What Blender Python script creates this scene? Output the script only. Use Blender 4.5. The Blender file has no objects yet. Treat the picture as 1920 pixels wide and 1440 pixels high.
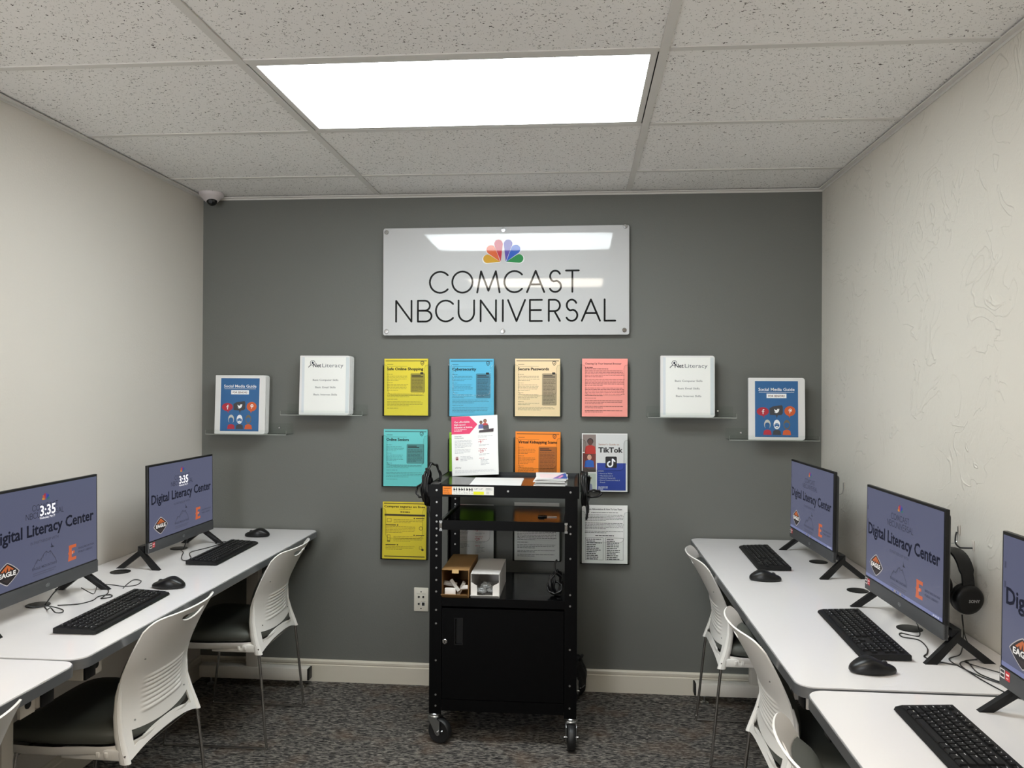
import bpy, bmesh, math, random
from mathutils import Vector, Matrix
random.seed(7)
PI = math.pi
SC = bpy.context.scene
COL = SC.collection

# ------------------------------------------------------------------ camera, world, exposure
F_PX, CAM_Z = 1486.4, 1.4564
cam_data = bpy.data.cameras.new('camera')
cam_data.sensor_width = 36.0
cam_data.lens = 36.0 * F_PX / 1920.0
cam_data.clip_start = 0.02
cam = bpy.data.objects.new('camera', cam_data)
COL.objects.link(cam)
RX = Vector((0.99639229, 0.08467734, 0.00567118))
UP = Vector((-0.00534613, -0.00406501, 0.99997745))
FW = Vector((-0.08469848, 0.99640013, 0.00359765))
cam.matrix_world = Matrix(((RX.x, UP.x, -FW.x, 0), (RX.y, UP.y, -FW.y, 0), (RX.z, UP.z, -FW.z, CAM_Z), (0, 0, 0, 1)))
SC.camera = cam
SC.view_settings.view_transform = 'Standard'
SC.view_settings.look = 'None'
SC.view_settings.gamma = 1.0
SC.view_settings.use_curve_mapping = False
SC.view_settings.exposure = 0.12
LAMP_STRENGTH = 16.5          # ceiling panel in view
LAMP2_STRENGTH = 13.0          # warmer panel behind the camera
DAYLIGHT = 52.0               # soft daylight through the window behind the camera
world = bpy.data.worlds.new('world')
SC.world = world
world.use_nodes = True
world.node_tree.nodes['Background'].inputs[0].default_value = (0.8, 0.85, 1, 1)
world.node_tree.nodes['Background'].inputs[1].default_value = 1.5
SC.cycles.use_denoising = True
SC.cycles.max_bounces = 10
SC.cycles.diffuse_bounces = 5
SC.cycles.transparent_max_bounces = 24
SC.cycles.sample_clamp_indirect = 6.0
SC.cycles.caustics_reflective = False
SC.cycles.caustics_refractive = False

# ------------------------------------------------------------------ room numbers
XL, XR, YB, YF, H = -1.884, 1.132, 3.829, -1.60, 2.395
TZ = 0.745                                            # table top height

# ------------------------------------------------------------------ materials
def lin(c):
    return tuple(((v / 255.0) / 12.92 if v / 255.0 <= 0.04045 else ((v / 255.0 + 0.055) / 1.055) ** 2.4) for v in c)

def mat(name, rgb, rough=0.5, metal=0.0, spec=0.5, coat=0.0, emit=0.0, emit_rgb=None, bump=None):
    m = bpy.data.materials.new(name)
    m.use_nodes = True
    b = m.node_tree.nodes['Principled BSDF']
    c = lin(rgb)
    b.inputs['Base Color'].default_value = (*c, 1)
    b.inputs['Roughness'].default_value = rough
    b.inputs['Metallic'].default_value = metal
    b.inputs['Specular IOR Level'].default_value = spec
    if coat:
        b.inputs['Coat Weight'].default_value = coat
        b.inputs['Coat Roughness'].default_value = 0.03
    if emit:
        b.inputs['Emission Color'].default_value = (*lin(emit_rgb or rgb), 1)
        b.inputs['Emission Strength'].default_value = emit
    if bump:
        scale, strength, dist = bump
        nt = m.node_tree
        tc = nt.nodes.new('ShaderNodeTexCoord')
        nz = nt.nodes.new('ShaderNodeTexNoise')
        nz.inputs['Scale'].default_value = scale
        nz.inputs['Detail'].default_value = 3
        bp = nt.nodes.new('ShaderNodeBump')
        bp.inputs['Strength'].default_value = strength
        bp.inputs['Distance'].default_value = dist
        nt.links.new(tc.outputs['Object'], nz.inputs['Vector'])
        nt.links.new(nz.outputs['Fac'], bp.inputs['Height'])
        nt.links.new(bp.outputs['Normal'], b.inputs['Normal'])
    return m

def nodes_of(m):
    return m.node_tree, m.node_tree.nodes['Principled BSDF']

M = {}
M['grey_wall'] = mat('grey_wall_paint', (108, 109, 104), 0.62, spec=0.3, bump=(160, 0.25, 0.002))
M['left_wall'] = mat('cream_wall_paint', (214, 208, 199), 0.6, spec=0.3, bump=(130, 0.3, 0.002))
M['front_wall'] = mat('rear_cream_wall_paint', (214, 208, 199), 0.6, spec=0.3, bump=(130, 0.3, 0.002))
M['base_paint'] = mat('baseboard_paint', (214, 207, 192), 0.4)
M['tee'] = mat('white_grid_metal', (214, 211, 206), 0.45)
M['laminate'] = mat('white_laminate', (231, 228, 228), 0.12, spec=0.5)
M['edge_metal'] = mat('satin_aluminium_edge', (160, 162, 165), 0.28, metal=0.8)
M['white_metal'] = mat('white_painted_metal', (218, 212, 202), 0.4)
M['black_plastic'] = mat('black_plastic', (12, 12, 13), 0.42, spec=0.35)
M['key_black'] = mat('black_keycap', (14, 14, 15), 0.5, spec=0.3)
M['legend'] = mat('key_legend_white', (210, 210, 210), 0.5)
M['mouse_black'] = mat('matte_black_mouse', (13, 13, 14), 0.36, spec=0.4)
M['dark_grey'] = mat('dark_grey_plastic', (52, 53, 55), 0.5)
M['chin_grey'] = mat('charcoal_chin', (66, 67, 69), 0.55)
M['chrome'] = mat('chrome', (205, 206, 208), 0.12, metal=1.0)
M['dark_chrome'] = mat('dark_chrome_rod', (188, 186, 184), 0.25, metal=1.0)
M['zinc'] = mat('zinc_steel', (190, 192, 192), 0.28, metal=1.0)
M['shell'] = mat('white_chair_plastic', (233, 230, 225), 0.38)
M['fabric'] = mat('olive_grey_vinyl', (82, 84, 78), 0.55, bump=(400, 0.1, 0.001))
M['cart_black'] = mat('black_powder_coat', (4, 4, 5), 0.35, spec=0.14)
M['cart_gloss'] = mat('glossy_black_shelf', (4, 4, 5), 0.16, spec=0.2)
M['rivet'] = mat('steel_rivet', (170, 170, 168), 0.35, metal=1.0)
M['rubber'] = mat('black_rubber', (20, 20, 21), 0.5)
M['cable'] = mat('black_cable', (12, 12, 13), 0.35)
M['paper'] = mat('white_paper', (227, 226, 224), 0.6)
M['binder'] = mat('white_binder_vinyl', (224, 223, 221), 0.3)
M['ink'] = mat('black_ink', (22, 22, 26), 0.5)
M['kraft'] = mat('brown_kraft_card', (150, 112, 66), 0.7)
M['kraft_in'] = mat('kraft_inside', (120, 90, 55), 0.8)
M['white_card'] = mat('white_card', (226, 222, 218), 0.45)
M['plate'] = mat('white_wall_plate', (222, 217, 204), 0.4)
M['hole'] = mat('dark_socket', (12, 12, 10), 0.6)
M['cam_white'] = mat('white_camera_plastic', (216, 208, 208), 0.4)
M['cam_glass'] = mat('black_camera_glass', (9, 9, 9), 0.1)
M['bag'] = mat('black_nylon', (16, 16, 17), 0.6, bump=(60, 0.5, 0.004))
M['pearl'] = mat('grey_sign_panel', (194, 194, 194), 0.45, spec=0.3, coat=0.9)
M['sign_edge'] = mat('polished_acrylic_edge', (225, 226, 224), 0.2)
M['wall_clear'] = mat('wall_toned_hook_base', (208, 200, 190), 0.3)
M['clear_bag'] = mat('crinkled_clear_plastic', (150, 152, 152), 0.15, bump=(60, 1.0, 0.01))

def flat(rgb, rough=0.55):
    k = 'ink_%d_%d_%d' % rgb
    if k not in M:
        M[k] = mat(k, rgb, rough)
    return M[k]

def glow(rgb, e=1.0):
    k = 'screen_%d_%d_%d_%d' % (*rgb, int(e * 100))
    if k not in M:
        m = mat(k, (8, 8, 10), 0.3, emit=e, emit_rgb=rgb, spec=0.3)
        M[k] = m
    return M[k]

def acrylic(name, tint=(0.97, 0.98, 0.975), gloss=0.06):
    m = bpy.data.materials.new(name)
    m.use_nodes = True
    nt = m.node_tree
    nt.nodes.remove(nt.nodes['Principled BSDF'])
    out = nt.nodes['Material Output']
    tr = nt.nodes.new('ShaderNodeBsdfTransparent')
    tr.inputs[0].default_value = (*tint, 1)
    gl = nt.nodes.new('ShaderNodeBsdfGlossy')
    gl.inputs['Roughness'].default_value = 0.06
    lw = nt.nodes.new('ShaderNodeLayerWeight')
    lw.inputs['Blend'].default_value = gloss
    mx = nt.nodes.new('ShaderNodeMixShader')
    nt.links.new(lw.outputs['Fresnel'], mx.inputs[0])
    nt.links.new(tr.outputs[0], mx.inputs[1])
    nt.links.new(gl.outputs[0], mx.inputs[2])
    nt.links.new(mx.outputs[0], out.inputs[0])
    return m
M['acrylic'] = acrylic('clear_acrylic')
def part_clear(name, rgb, k):
    m = mat(name, rgb, 0.35)
    m.node_tree.nodes['Principled BSDF'].inputs['Alpha'].default_value = k
    return m
M['acrylic_glow'] = part_clear('acrylic_polished_edge', (228, 232, 222), 0.55)  # edge glow of lit acrylic, painted as a pale half-clear colour
M['acrylic_line'] = acrylic('acrylic_notch_edge', (0.62, 0.63, 0.62), 0.3)
M['acrylic_edge'] = acrylic('acrylic_cut_edge', (0.86, 0.89, 0.87), 0.12)

# right wall: skip-trowel plaster
def trowel():
    m = mat('skip_trowel_plaster', (211, 206, 196), 0.5, spec=0.4)
    nt, b = nodes_of(m)
    L = nt.links.new
    tc = nt.nodes.new('ShaderNodeTexCoord')
    n1 = nt.nodes.new('ShaderNodeTexNoise'); n1.inputs['Scale'].default_value = 5.5; n1.inputs['Detail'].default_value = 2; n1.inputs['Distortion'].default_value = 1.4
    cr = nt.nodes.new('ShaderNodeValToRGB')
    e = cr.color_ramp.elements
    e[0].position = 0.485; e[0].color = (0, 0, 0, 1)
    e[1].position = 0.515; e[1].color = (0, 0, 0, 1)
    k = cr.color_ramp.elements.new(0.5); k.color = (1, 1, 1, 1)
    n2 = nt.nodes.new('ShaderNodeTexNoise'); n2.inputs['Scale'].default_value = 4.0; n2.inputs['Detail'].default_value = 3
    cr2 = nt.nodes.new('ShaderNodeValToRGB')
    cr2.color_ramp.elements[0].position = 0.44; cr2.color_ramp.elements[1].position = 0.56
    mu = nt.nodes.new('ShaderNodeMath'); mu.operation = 'MULTIPLY'
    n3 = nt.nodes.new('ShaderNodeTexNoise'); n3.inputs['Scale'].default_value = 22; n3.inputs['Detail'].default_value = 4; n3.inputs['Distortion'].default_value = 2.0
    mu3 = nt.nodes.new('ShaderNodeMath'); mu3.operation = 'MULTIPLY'
    mb = nt.nodes.new('ShaderNodeMath'); mb.operation = 'MULTIPLY'; mb.inputs[1].default_value = 1.0
    ad = nt.nodes.new('ShaderNodeMath'); ad.operation = 'ADD'
    n4 = nt.nodes.new('ShaderNodeTexNoise'); n4.inputs['Scale'].default_value = 120; n4.inputs['Detail'].default_value = 2
    m4 = nt.nodes.new('ShaderNodeMath'); m4.operation = 'MULTIPLY'; m4.inputs[1].default_value = 0.25
    ad2 = nt.nodes.new('ShaderNodeMath'); ad2.operation = 'ADD'
    bp = nt.nodes.new('ShaderNodeBump'); bp.inputs['Strength'].default_value = 0.4; bp.inputs['Distance'].default_value = 0.006
    for n in (n1, n2, n3, n4):
        L(tc.outputs['Object'], n.inputs['Vector'])
    L(n1.outputs['Fac'], cr.inputs[0]); L(n2.outputs['Fac'], cr2.inputs[0])
    L(cr.outputs[0], mu.inputs[0]); L(cr2.outputs[0], mu.inputs[1])
    L(n3.outputs['Fac'], mu3.inputs[0]); L(cr2.outputs[0], mu3.inputs[1])
    L(mu3.outputs[0], mb.inputs[0])
    L(mu.outputs[0], ad.inputs[0]); L(mb.outputs[0], ad.inputs[1])
    L(n4.outputs['Fac'], m4.inputs[0]); L(ad.outputs[0], ad2.inputs[0]); L(m4.outputs[0], ad2.inputs[1])
    L(ad2.outputs[0], bp.inputs['Height']); L(bp.outputs['Normal'], b.inputs['Normal'])
    return m
M['right_wall'] = trowel()

def carpet():
    m = mat('grey_loop_carpet', (70, 68, 66), 0.95, spec=0.1)
    nt, b = nodes_of(m)
    L = nt.links.new
    tc = nt.nodes.new('ShaderNodeTexCoord')
    mp = nt.nodes.new('ShaderNodeMapping'); mp.inputs['Scale'].default_value = (40, 118, 1)
    n1 = nt.nodes.new('ShaderNodeTexNoise'); n1.inputs['Scale'].default_value = 1.0; n1.inputs['Detail'].default_value = 4; n1.inputs['Distortion'].default_value = 0.9
    cr = nt.nodes.new('ShaderNodeValToRGB')
    e = cr.color_ramp.elements
    e[0].position = 0.36; e[0].color = (*lin((43, 42, 42)), 1)
    e[1].position = 0.66; e[1].color = (*lin((144, 138, 130)), 1)
    k = e.new(0.48); k.color = (*lin((84, 81, 78)), 1)
    n2 = nt.nodes.new('ShaderNodeTexNoise'); n2.inputs['Scale'].default_value = 330; n2.inputs['Detail'].default_value = 2
    n3 = nt.nodes.new('ShaderNodeTexNoise'); n3.inputs['Scale'].default_value = 6; n3.inputs['Detail'].default_value = 2
    cr3 = nt.nodes.new('ShaderNodeValToRGB')
    cr3.color_ramp.elements[0].position = 0.52; cr3.color_ramp.elements[0].color = (0, 0, 0, 1)
    cr3.color_ramp.elements[1].position = 0.75; cr3.color_ramp.elements[1].color = (0.5, 0.5, 0.5, 1)
    br = nt.nodes.new('ShaderNodeMixRGB'); br.blend_type = 'MIX'; br.inputs[2].default_value = (*lin((112, 92, 76)), 1)
    sp = nt.nodes.new('ShaderNodeMixRGB'); sp.blend_type = 'OVERLAY'; sp.inputs[0].default_value = 0.75
    bp = nt.nodes.new('ShaderNodeBump'); bp.inputs['Strength'].default_value = 0.8; bp.inputs['Distance'].default_value = 0.004
    L(tc.outputs['Object'], mp.inputs['Vector']); L(mp.outputs[0], n1.inputs['Vector'])
    L(tc.outputs['Object'], n2.inputs['Vector']); L(tc.outputs['Object'], n3.inputs['Vector'])
    L(n1.outputs['Fac'], cr.inputs[0]); L(n3.outputs['Fac'], cr3.inputs[0])
    L(cr3.outputs[0], br.inputs[0]); L(cr.outputs[0], br.inputs[1])
    L(br.outputs[0], sp.inputs[1]); L(n2.outputs['Fac'], sp.inputs[2])
    L(sp.outputs[0], b.inputs['Base Color'])
    L(n2.outputs['Fac'], bp.inputs['Height']); L(bp.outputs['Normal'], b.inputs['Normal'])
    return m
M['carpet'] = carpet()

def ceiling_tile():
    m = mat('fissured_ceiling_tile', (238, 236, 233), 0.9, spec=0.1)
    nt, b = nodes_of(m)
    L = nt.links.new
    tc = nt.nodes.new('ShaderNodeTexCoord')
    n1 = nt.nodes.new('ShaderNodeTexNoise'); n1.inputs['Scale'].default_value = 125; n1.inputs['Detail'].default_value = 1.5; n1.inputs['Distortion'].default_value = 1.2
    cr = nt.nodes.new('ShaderNodeValToRGB')
    e = cr.color_ramp.elements
    e[0].position = 0.305; e[0].color = (*lin((74, 68, 62)), 1)  # shade inside the pit holes, painted into the tile colour
    e[1].position = 0.362; e[1].color = (*lin((238, 236, 233)), 1)
    n2 = nt.nodes.new('ShaderNodeTexNoise'); n2.inputs['Scale'].default_value = 260; n2.inputs['Detail'].default_value = 2
    bp = nt.nodes.new('ShaderNodeBump'); bp.inputs['Strength'].default_value = 0.4; bp.inputs['Distance'].default_value = 0.004
    bp2 = nt.nodes.new('ShaderNodeBump'); bp2.inputs['Strength'].default_value = 0.25; bp2.inputs['Distance'].default_value = 0.002
    L(tc.outputs['Object'], n1.inputs['Vector']); L(tc.outputs['Object'], n2.inputs['Vector'])
    L(n1.outputs['Fac'], cr.inputs[0]); L(cr.outputs[0], b.inputs['Base Color'])
    L(cr.outputs[0], bp.inputs['Height']); L(n2.outputs['Fac'], bp2.inputs['Height'])
    L(bp.outputs['Normal'], bp2.inputs['Normal']); L(bp2.outputs['Normal'], b.inputs['Normal'])
    return m
M['tile'] = ceiling_tile()

def diffuser(name, rgb, strength):
    """Prismatic lens over fluorescent tubes: brightest along the tubes, dimmer toward the corners."""
    m = bpy.data.materials.new(name)
    m.use_nodes = True
    nt = m.node_tree
    b = nt.nodes['Principled BSDF']
    b.inputs['Base Color'].default_value = (0.8, 0.82, 0.8, 1)
    b.inputs['Emission Color'].default_value = (*lin(rgb), 1)
    tc = nt.nodes.new('ShaderNodeTexCoord')
    sx = nt.nodes.new('ShaderNodeSeparateXYZ')
    L = nt.links.new
    L(tc.outputs['Object'], sx.inputs[0])
    def mth(op, a, c=None, clamp=False):
        n = nt.nodes.new('ShaderNodeMath'); n.operation = op; n.use_clamp = clamp
        for i, v in enumerate((a, c)):
            if v is None: continue
            if isinstance(v, (int, float)): n.inputs[i].default_value = v
            else: L(v, n.inputs[i])
        return n.outputs[0]
    ax = mth('POWER', mth('MULTIPLY', mth('ABSOLUTE', sx.outputs[0]), 1 / 0.59), 6.0)
    ay = mth('POWER', mth('MULTIPLY', mth('ABSOLUTE', sx.outputs[1]), 1 / 0.285), 4.0)
    s = mth('SUBTRACT', 1.0, mth('MULTIPLY', mth('MULTIPLY', ax, ay), 0.93), True)
    L(mth('MULTIPLY', s, strength), b.inputs['Emission Strength'])
    return m

# ------------------------------------------------------------------ mesh builder
class MB:
    def __init__(self):
        self.v, self.f, self.m, self.mats = [], [], [], []
    def mi(self, mat_):
        if mat_ not in self.mats:
            self.mats.append(mat_)
        return self.mats.index(mat_)
    def add(self, verts, faces, mat_, T=None):
        o = len(self.v); k = self.mi(mat_)
        for p in verts:
            p = Vector(p)
            self.v.append(T @ p if T is not None else p)
        for fc in faces:
            self.f.append([i + o for i in fc]); self.m.append(k)
        return self
    def box(self, x0, x1, y0, y1, z0, z1, mat_, T=None, bev=0.0, seg=2):
        if bev > 0:
            bm = bmesh.new()
            bmesh.ops.create_cube(bm, size=1)
            for v in bm.verts:
                v.co = Vector(((x0 + x1) / 2 + v.co.x * (x1 - x0), (y0 + y1) / 2 + v.co.y * (y1 - y0), (z0 + z1) / 2 + v.co.z * (z1 - z0)))
            bmesh.ops.bevel(bm, geom=bm.edges[:], offset=bev, segments=seg, profile=0.5, affect='EDGES')
            self.bm(bm, mat_, T); bm.free()
            return self
        vs = [(x, y, z) for z in (z0, z1) for y in (y0, y1) for x in (x0, x1)]
        return self.add(vs, [(0, 2, 3, 1), (4, 5, 7, 6), (0, 1, 5, 4), (2, 6, 7, 3), (0, 4, 6, 2), (1, 3, 7, 5)], mat_, T)
    def bm(self, bm, mat_, T=None):
        bm.verts.index_update()
        return self.add([v.co.copy() for v in bm.verts], [[v.index for v in f.verts] for f in bm.faces], mat_, T)
    def prism(self, pts, z0, z1, mat_, T=None):
        n = len(pts)
        vs = [(x, y, z0) for x, y in pts] + [(x, y, z1) for x, y in pts]
        fs = [list(range(n))[::-1], list(range(n, 2 * n))] + [[i, (i + 1) % n, n + (i + 1) % n, n + i] for i in range(n)]
        return self.add(vs, fs, mat_, T)
    def poly(self, pts, z, mat_, T=None):
        return self.add([(x, y, z) for x, y in pts], [list(range(len(pts)))], mat_, T)
    def cyl(self, r, z0, z1, mat_, T=None, n=24, r2=None):
        r2 = r if r2 is None else r2
        vs = [(r * math.cos(2 * PI * i / n), r * math.sin(2 * PI * i / n), z0) for i in range(n)]
        vs += [(r2 * math.cos(2 * PI * i / n), r2 * math.sin(2 * PI * i / n), z1) for i in range(n)]
        fs = [list(range(n))[::-1], list(range(n, 2 * n))] + [[i, (i + 1) % n, n + (i + 1) % n, n + i] for i in range(n)]
        return self.add(vs, fs, mat_, T)
    def lathe(self, prof, mat_, T=None, n=28):
        vs, fs = [], []
        for r, z in prof:
            for i in range(n):
                vs.append((r * math.cos(2 * PI * i / n), r * math.sin(2 * PI * i / n), z))
        for k in range(len(prof) - 1):
            for i in range(n):
                fs.append([k * n + i, k * n + (i + 1) % n, (k + 1) * n + (i + 1) % n, (k + 1) * n + i])
        fs.append(list(range(n))[::-1]); fs.append([(len(prof) - 1) * n + i for i in range(n)])
        return self.add(vs, fs, mat_, T)
    def grid(self, rows, mat_, T=None, close=False):
        nr, nc = len(rows), len(rows[0])
        vs = [p for r in rows for p in r]
        fs = []
        for i in range(nr - 1):
            for j in range(nc if close else nc - 1):
                j2 = (j + 1) % nc
                fs.append([i * nc + j, i * nc + j2, (i + 1) * nc + j2, (i + 1) * nc + j])
        return self.add(vs, fs, mat_, T)
    def tube(self, path, r, mat_, T=None, n=8, smooth=6, closed=False, flat_=1.0):
        P = [Vector(p) for p in path]
        if smooth > 1:
            Q = []
            N = len(P)
            for i in range(N if closed else N - 1):
                if closed:
                    p0, p1, p2, p3 = P[(i - 1) % N], P[i], P[(i + 1) % N], P[(i + 2) % N]
                else:
                    p0, p1, p2, p3 = P[max(i - 1, 0)], P[i], P[i + 1], P[min(i + 2, N - 1)]
                for s in range(smooth):
                    t = s / smooth
                    Q.append(0.5 * ((2 * p1) + (-p0 + p2) * t + (2 * p0 - 5 * p1 + 4 * p2 - p3) * t * t + (-p0 + 3 * p1 - 3 * p2 + p3) * t ** 3))
            if not closed: Q.append(P[-1])
            P = Q
        N = len(P)
        rows = []
        t0 = (P[1] - P[0]).normalized()
        ref = Vector((0, 0, 1)) if abs(t0.z) < 0.9 else Vector((1, 0, 0))
        nrm = (ref - t0 * ref.dot(t0)).normalized()
        for i in range(N):
            if closed: t = (P[(i + 1) % N] - P[i - 1]).normalized()
            else: t = (P[min(i + 1, N - 1)] - P[max(i - 1, 0)]).normalized()
            q = nrm - t * nrm.dot(t)
            if q.length > 1e-6: nrm = q.normalized()
            bi = t.cross(nrm)
            rows.append([P[i] + (nrm * math.cos(2 * PI * k / n) + bi * math.sin(2 * PI * k / n) * flat_) * r for k in range(n)])
        if closed:
            rows.append(rows[0])
        self.grid(rows, mat_, T, close=True)
        if not closed:
            self.add(rows[0], [list(range(n))[::-1]], mat_, T)
            self.add(rows[-1], [list(range(n))], mat_, T)
        return self
    def _glyphs(self, vs, fs, fn, bold, mat_, T):
        d = max(0.0, bold - 0.012)
        for dx, dz in (((0, 0),) if d == 0 else ((0, 0), (-d, 0), (d, 0), (0, d * 0.7), (0, -d * 0.7))):
            self.add([fn(p[0] + dx, p[1] + dz) for p in vs], fs, mat_, T)
        return self
    def text(self, s, size, x, z, mat_, T=None, align='LEFT', bold=0.0, sx=1.0, y=0.0, thick=0.0):
        """Flat lettering in the local XZ plane, facing -Y, baseline at z."""
        vs, fs = text_mesh(s, bold)
        if not vs: return self
        xs = [p[0] for p in vs]
        w = (max(xs) - min(xs)) * size * sx
        off = {'LEFT': -min(xs) * size * sx, 'CENTER': -min(xs) * size * sx - w / 2, 'RIGHT': -min(xs) * size * sx - w}[align]
        return self._glyphs(vs, fs, lambda a, b: (x + off + a * size * sx, y, z + b * size), bold, mat_, T)
    def fit(self, s, x0, x1, z, size, mat_, T=None, bold=0.0, y=0.0):
        """Lettering stretched to run exactly from x0 to x1."""
        vs, fs = text_mesh(s, bold)
        xs = [p[0] for p in vs]
        k = (x1 - x0) / (max(xs) - min(xs))
        m0 = min(xs)
        return self._glyphs(vs, fs, lambda a, b: (x0 + (a - m0) * k, y, z + b * size), bold, mat_, T)
    def rect(self, x0, x1, z0, z1, mat_, T=None, y=0.0):
        return self.add([(x0, y, z0), (x1, y, z0), (x1, y, z1), (x0, y, z1)], [(0, 1, 2, 3)], mat_, T)
    def face(self, pts, mat_, T=None, y=0.0):
        vs = [(x, y, z) for x, z in pts]
        a = sum(pts[i][0] * pts[(i + 1) % len(pts)][1] - pts[(i + 1) % len(pts)][0] * pts[i][1] for i in range(len(pts)))
        idx = list(range(len(pts)))
        return self.add(vs, [idx if a > 0 else idx[::-1]], mat_, T)
    def build(self, name, parent=None, smooth=40):
        me = bpy.data.meshes.new(name)
        me.from_pydata([tuple(p) for p in self.v], [], self.f)
        for mt in self.mats:
            me.materials.append(mt)
        me.polygons.foreach_set('material_index', self.m)
        if smooth:
            me.polygons.foreach_set('use_smooth', [True] * len(self.f))
            me.update()
            me.set_sharp_from_angle(angle=math.radians(smooth))
        me.update()
        o = bpy.data.objects.new(name, me)
        COL.objects.link(o)
        if parent is not None:
            o.parent = parent
        return o

_tc = {}
def text_mesh(s, bold=0.0):
    bold = min(bold, 0.012)
    k = (s, bold)
    if k not in _tc:
        cu = bpy.data.curves.new('lettering', 'FONT')
        cu.body = s; cu.size = 1.0; cu.offset = bold; cu.resolution_u = 2
        ob = bpy.data.objects.new('lettering', cu)
        COL.objects.link(ob)
        dg = bpy.context.evaluated_depsgraph_get()
        ev = ob.evaluated_get(dg)
        me = ev.to_mesh()
        vs = [(v.co.x, v.co.y) for v in me.vertices]
        fs = [list(p.vertices) for p in me.polygons]
        ev.to_mesh_clear()
        bpy.data.objects.remove(ob); bpy.data.curves.remove(cu)
        _tc[k] = (vs, fs)
    return _tc[k]

def tag(o, label, cat, group=None):
    o['label'] = label; o['category'] = cat
    if group: o['group'] = group
    return o
def thing(name, loc, rz=0.0, label=None, cat=None, group=None):
    o = bpy.data.objects.new(name, None)
    o.empty_display_size = 0.05
    COL.objects.link(o)
    o.location = loc; o.rotation_euler = (0, 0, rz)
    if label: tag(o, label, cat, group)
    return o
def struct(o):
    o['kind'] = 'structure'; return o
def dup(root, loc, rz, label=None, group=None):
    c = root.copy(); COL.objects.link(c)
    c.location = loc; c.rotation_euler = (root.rotation_euler[0], root.rotation_euler[1], rz)
    if label: c['label'] = label
    if group: c['group'] = group
    for ch in list(root.children):
        d = ch.copy(); COL.objects.link(d); d.parent = c
        for g in list(ch.children):
            e = g.copy(); COL.objects.link(e); e.parent = d
    return c
def TR(x=0, y=0, z=0): return Matrix.Translation((x, y, z))
def RT(a, ax): return Matrix.Rotation(a, 4, ax)
def rrect(x0, x1, y0, y1, r, n=6, rr=None):
    rs = rr or (r, r, r, r)
    out = []
    for (cx, cy, a, q) in ((x1, y1, 0, rs[0]), (x0, y1, PI / 2, rs[1]), (x0, y0, PI, rs[2]), (x1, y0, 1.5 * PI, rs[3])):
        sx = -1 if cx == x1 else 1; sy = -1 if cy == y1 else 1
        for i in range(n + 1):
            t = a + PI / 2 * i / n
            out.append((cx + sx * q + q * math.cos(t), cy + sy * q + q * math.sin(t)))
    return out
def circ(cx, cz, r, n=20, a0=0, a1=2 * PI):
    full = abs(a1 - a0 - 2 * PI) < 1e-6
    return [(cx + r * math.cos(a0 + (a1 - a0) * i / (n if full else n - 1)), cz + r * math.sin(a0 + (a1 - a0) * i / (n if full else n - 1))) for i in range(n)]

# ================================================================== the room
t = 0.10
w = MB().box(XL - t, XR + t, YB, YB + t, -0.02, H + 0.15, M['grey_wall']); struct(w.build('wall_back', smooth=0))
w = MB().box(XL - t, XL, YF - t, YB, -0.02, H + 0.15, M['left_wall']); struct(w.build('wall_left', smooth=0))
w = MB().box(XR, XR + t, YF - t, YB, -0.02, H + 0.15, M['right_wall']); struct(w.build('wall_right', smooth=0))
WX0, WX1, WZ0, WZ1 = -1.78, -0.95, 0.90, 2.12            # window in the wall behind the camera
w = MB().box(XL, WX0, YF - t, YF, -0.02, H + 0.15, M['front_wall']).box(WX1, XR, YF - t, YF, -0.02, H + 0.15, M['front_wall'])
w.box(WX0, WX1, YF - t, YF, -0.02, WZ0, M['front_wall']).box(WX0, WX1, YF - t, YF, WZ1, H + 0.15, M['front_wall']); struct(w.build('wall_front', smooth=0))
w = MB()
for a_, b_, c_, d_ in ((WX0, WX1, WZ0, WZ0 + 0.04), (WX0, WX1, WZ1 - 0.04, WZ1), (WX0, WX0 + 0.04, WZ0 + 0.04, WZ1 - 0.04), (WX1 - 0.04, WX1, WZ0 + 0.04, WZ1 - 0.04)):
    w.box(a_, b_, YF - 0.07, YF - 0.03, c_, d_, M['tee'])
w.box(WX0 + 0.04, WX1 - 0.04, YF - 0.052, YF - 0.048, WZ0 + 0.04, WZ1 - 0.04, M['acrylic']); struct(w.build('window_1', smooth=0))
sky_l = bpy.data.lights.new('daylight', 'AREA'); sky_l.shape = 'RECTANGLE'; sky_l.size = WX1 - WX0; sky_l.size_y = WZ1 - WZ0
sky_l.color = (0.93, 0.95, 1.0); sky_l.energy = DAYLIGHT
so = bpy.data.objects.new('daylight', sky_l); COL.objects.link(so)
so.location = ((WX0 + WX1) / 2, YF - 0.16, (WZ0 + WZ1) / 2); so.rotation_euler = (PI / 2, 0, 0)
w = MB().box(XL - t, XR + t, YF - t, YB + t, -0.08, 0.0, M['carpet']); struct(w.build('floor', smooth=0))

GX = [-0.988, 0.2305]
GY = [-1.435, -0.825, -0.215, 0.395, 1.005, 1.615, 2.225, 2.858, 3.48]
BAYS = {(1, 2.225), (1, 0.395)}
xs = [XL] + GX + [XR]; ys = [YF] + GY + [YB]
tiles = MB()
for i in range(len(xs) - 1):
    for j in range(len(ys) - 1):
        if (i, ys[j]) in BAYS: continue
        tiles.box(xs[i] + 0.003, xs[i + 1] - 0.003, ys[j] + 0.003, ys[j + 1] - 0.003, H + 0.004, H + 0.02, M['tile'])
tiles.box(XL - t, XR + t, YF - t, YB + t, H + 0.15, H + 0.2, M['hole'])
struct(tiles.build('ceiling', smooth=0))
HW = 0.0125
tr = MB()
for x in GX: tr.box(x - HW, x + HW, YF, YB, H - 0.001, H + 0.003, M['tee']); 
for x in GX: tr.box(x - 0.003, x + 0.003, YF, YB, H + 0.003, H + 0.03, M['tee'])
struct(tr.build('trim_1', smooth=0))
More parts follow.
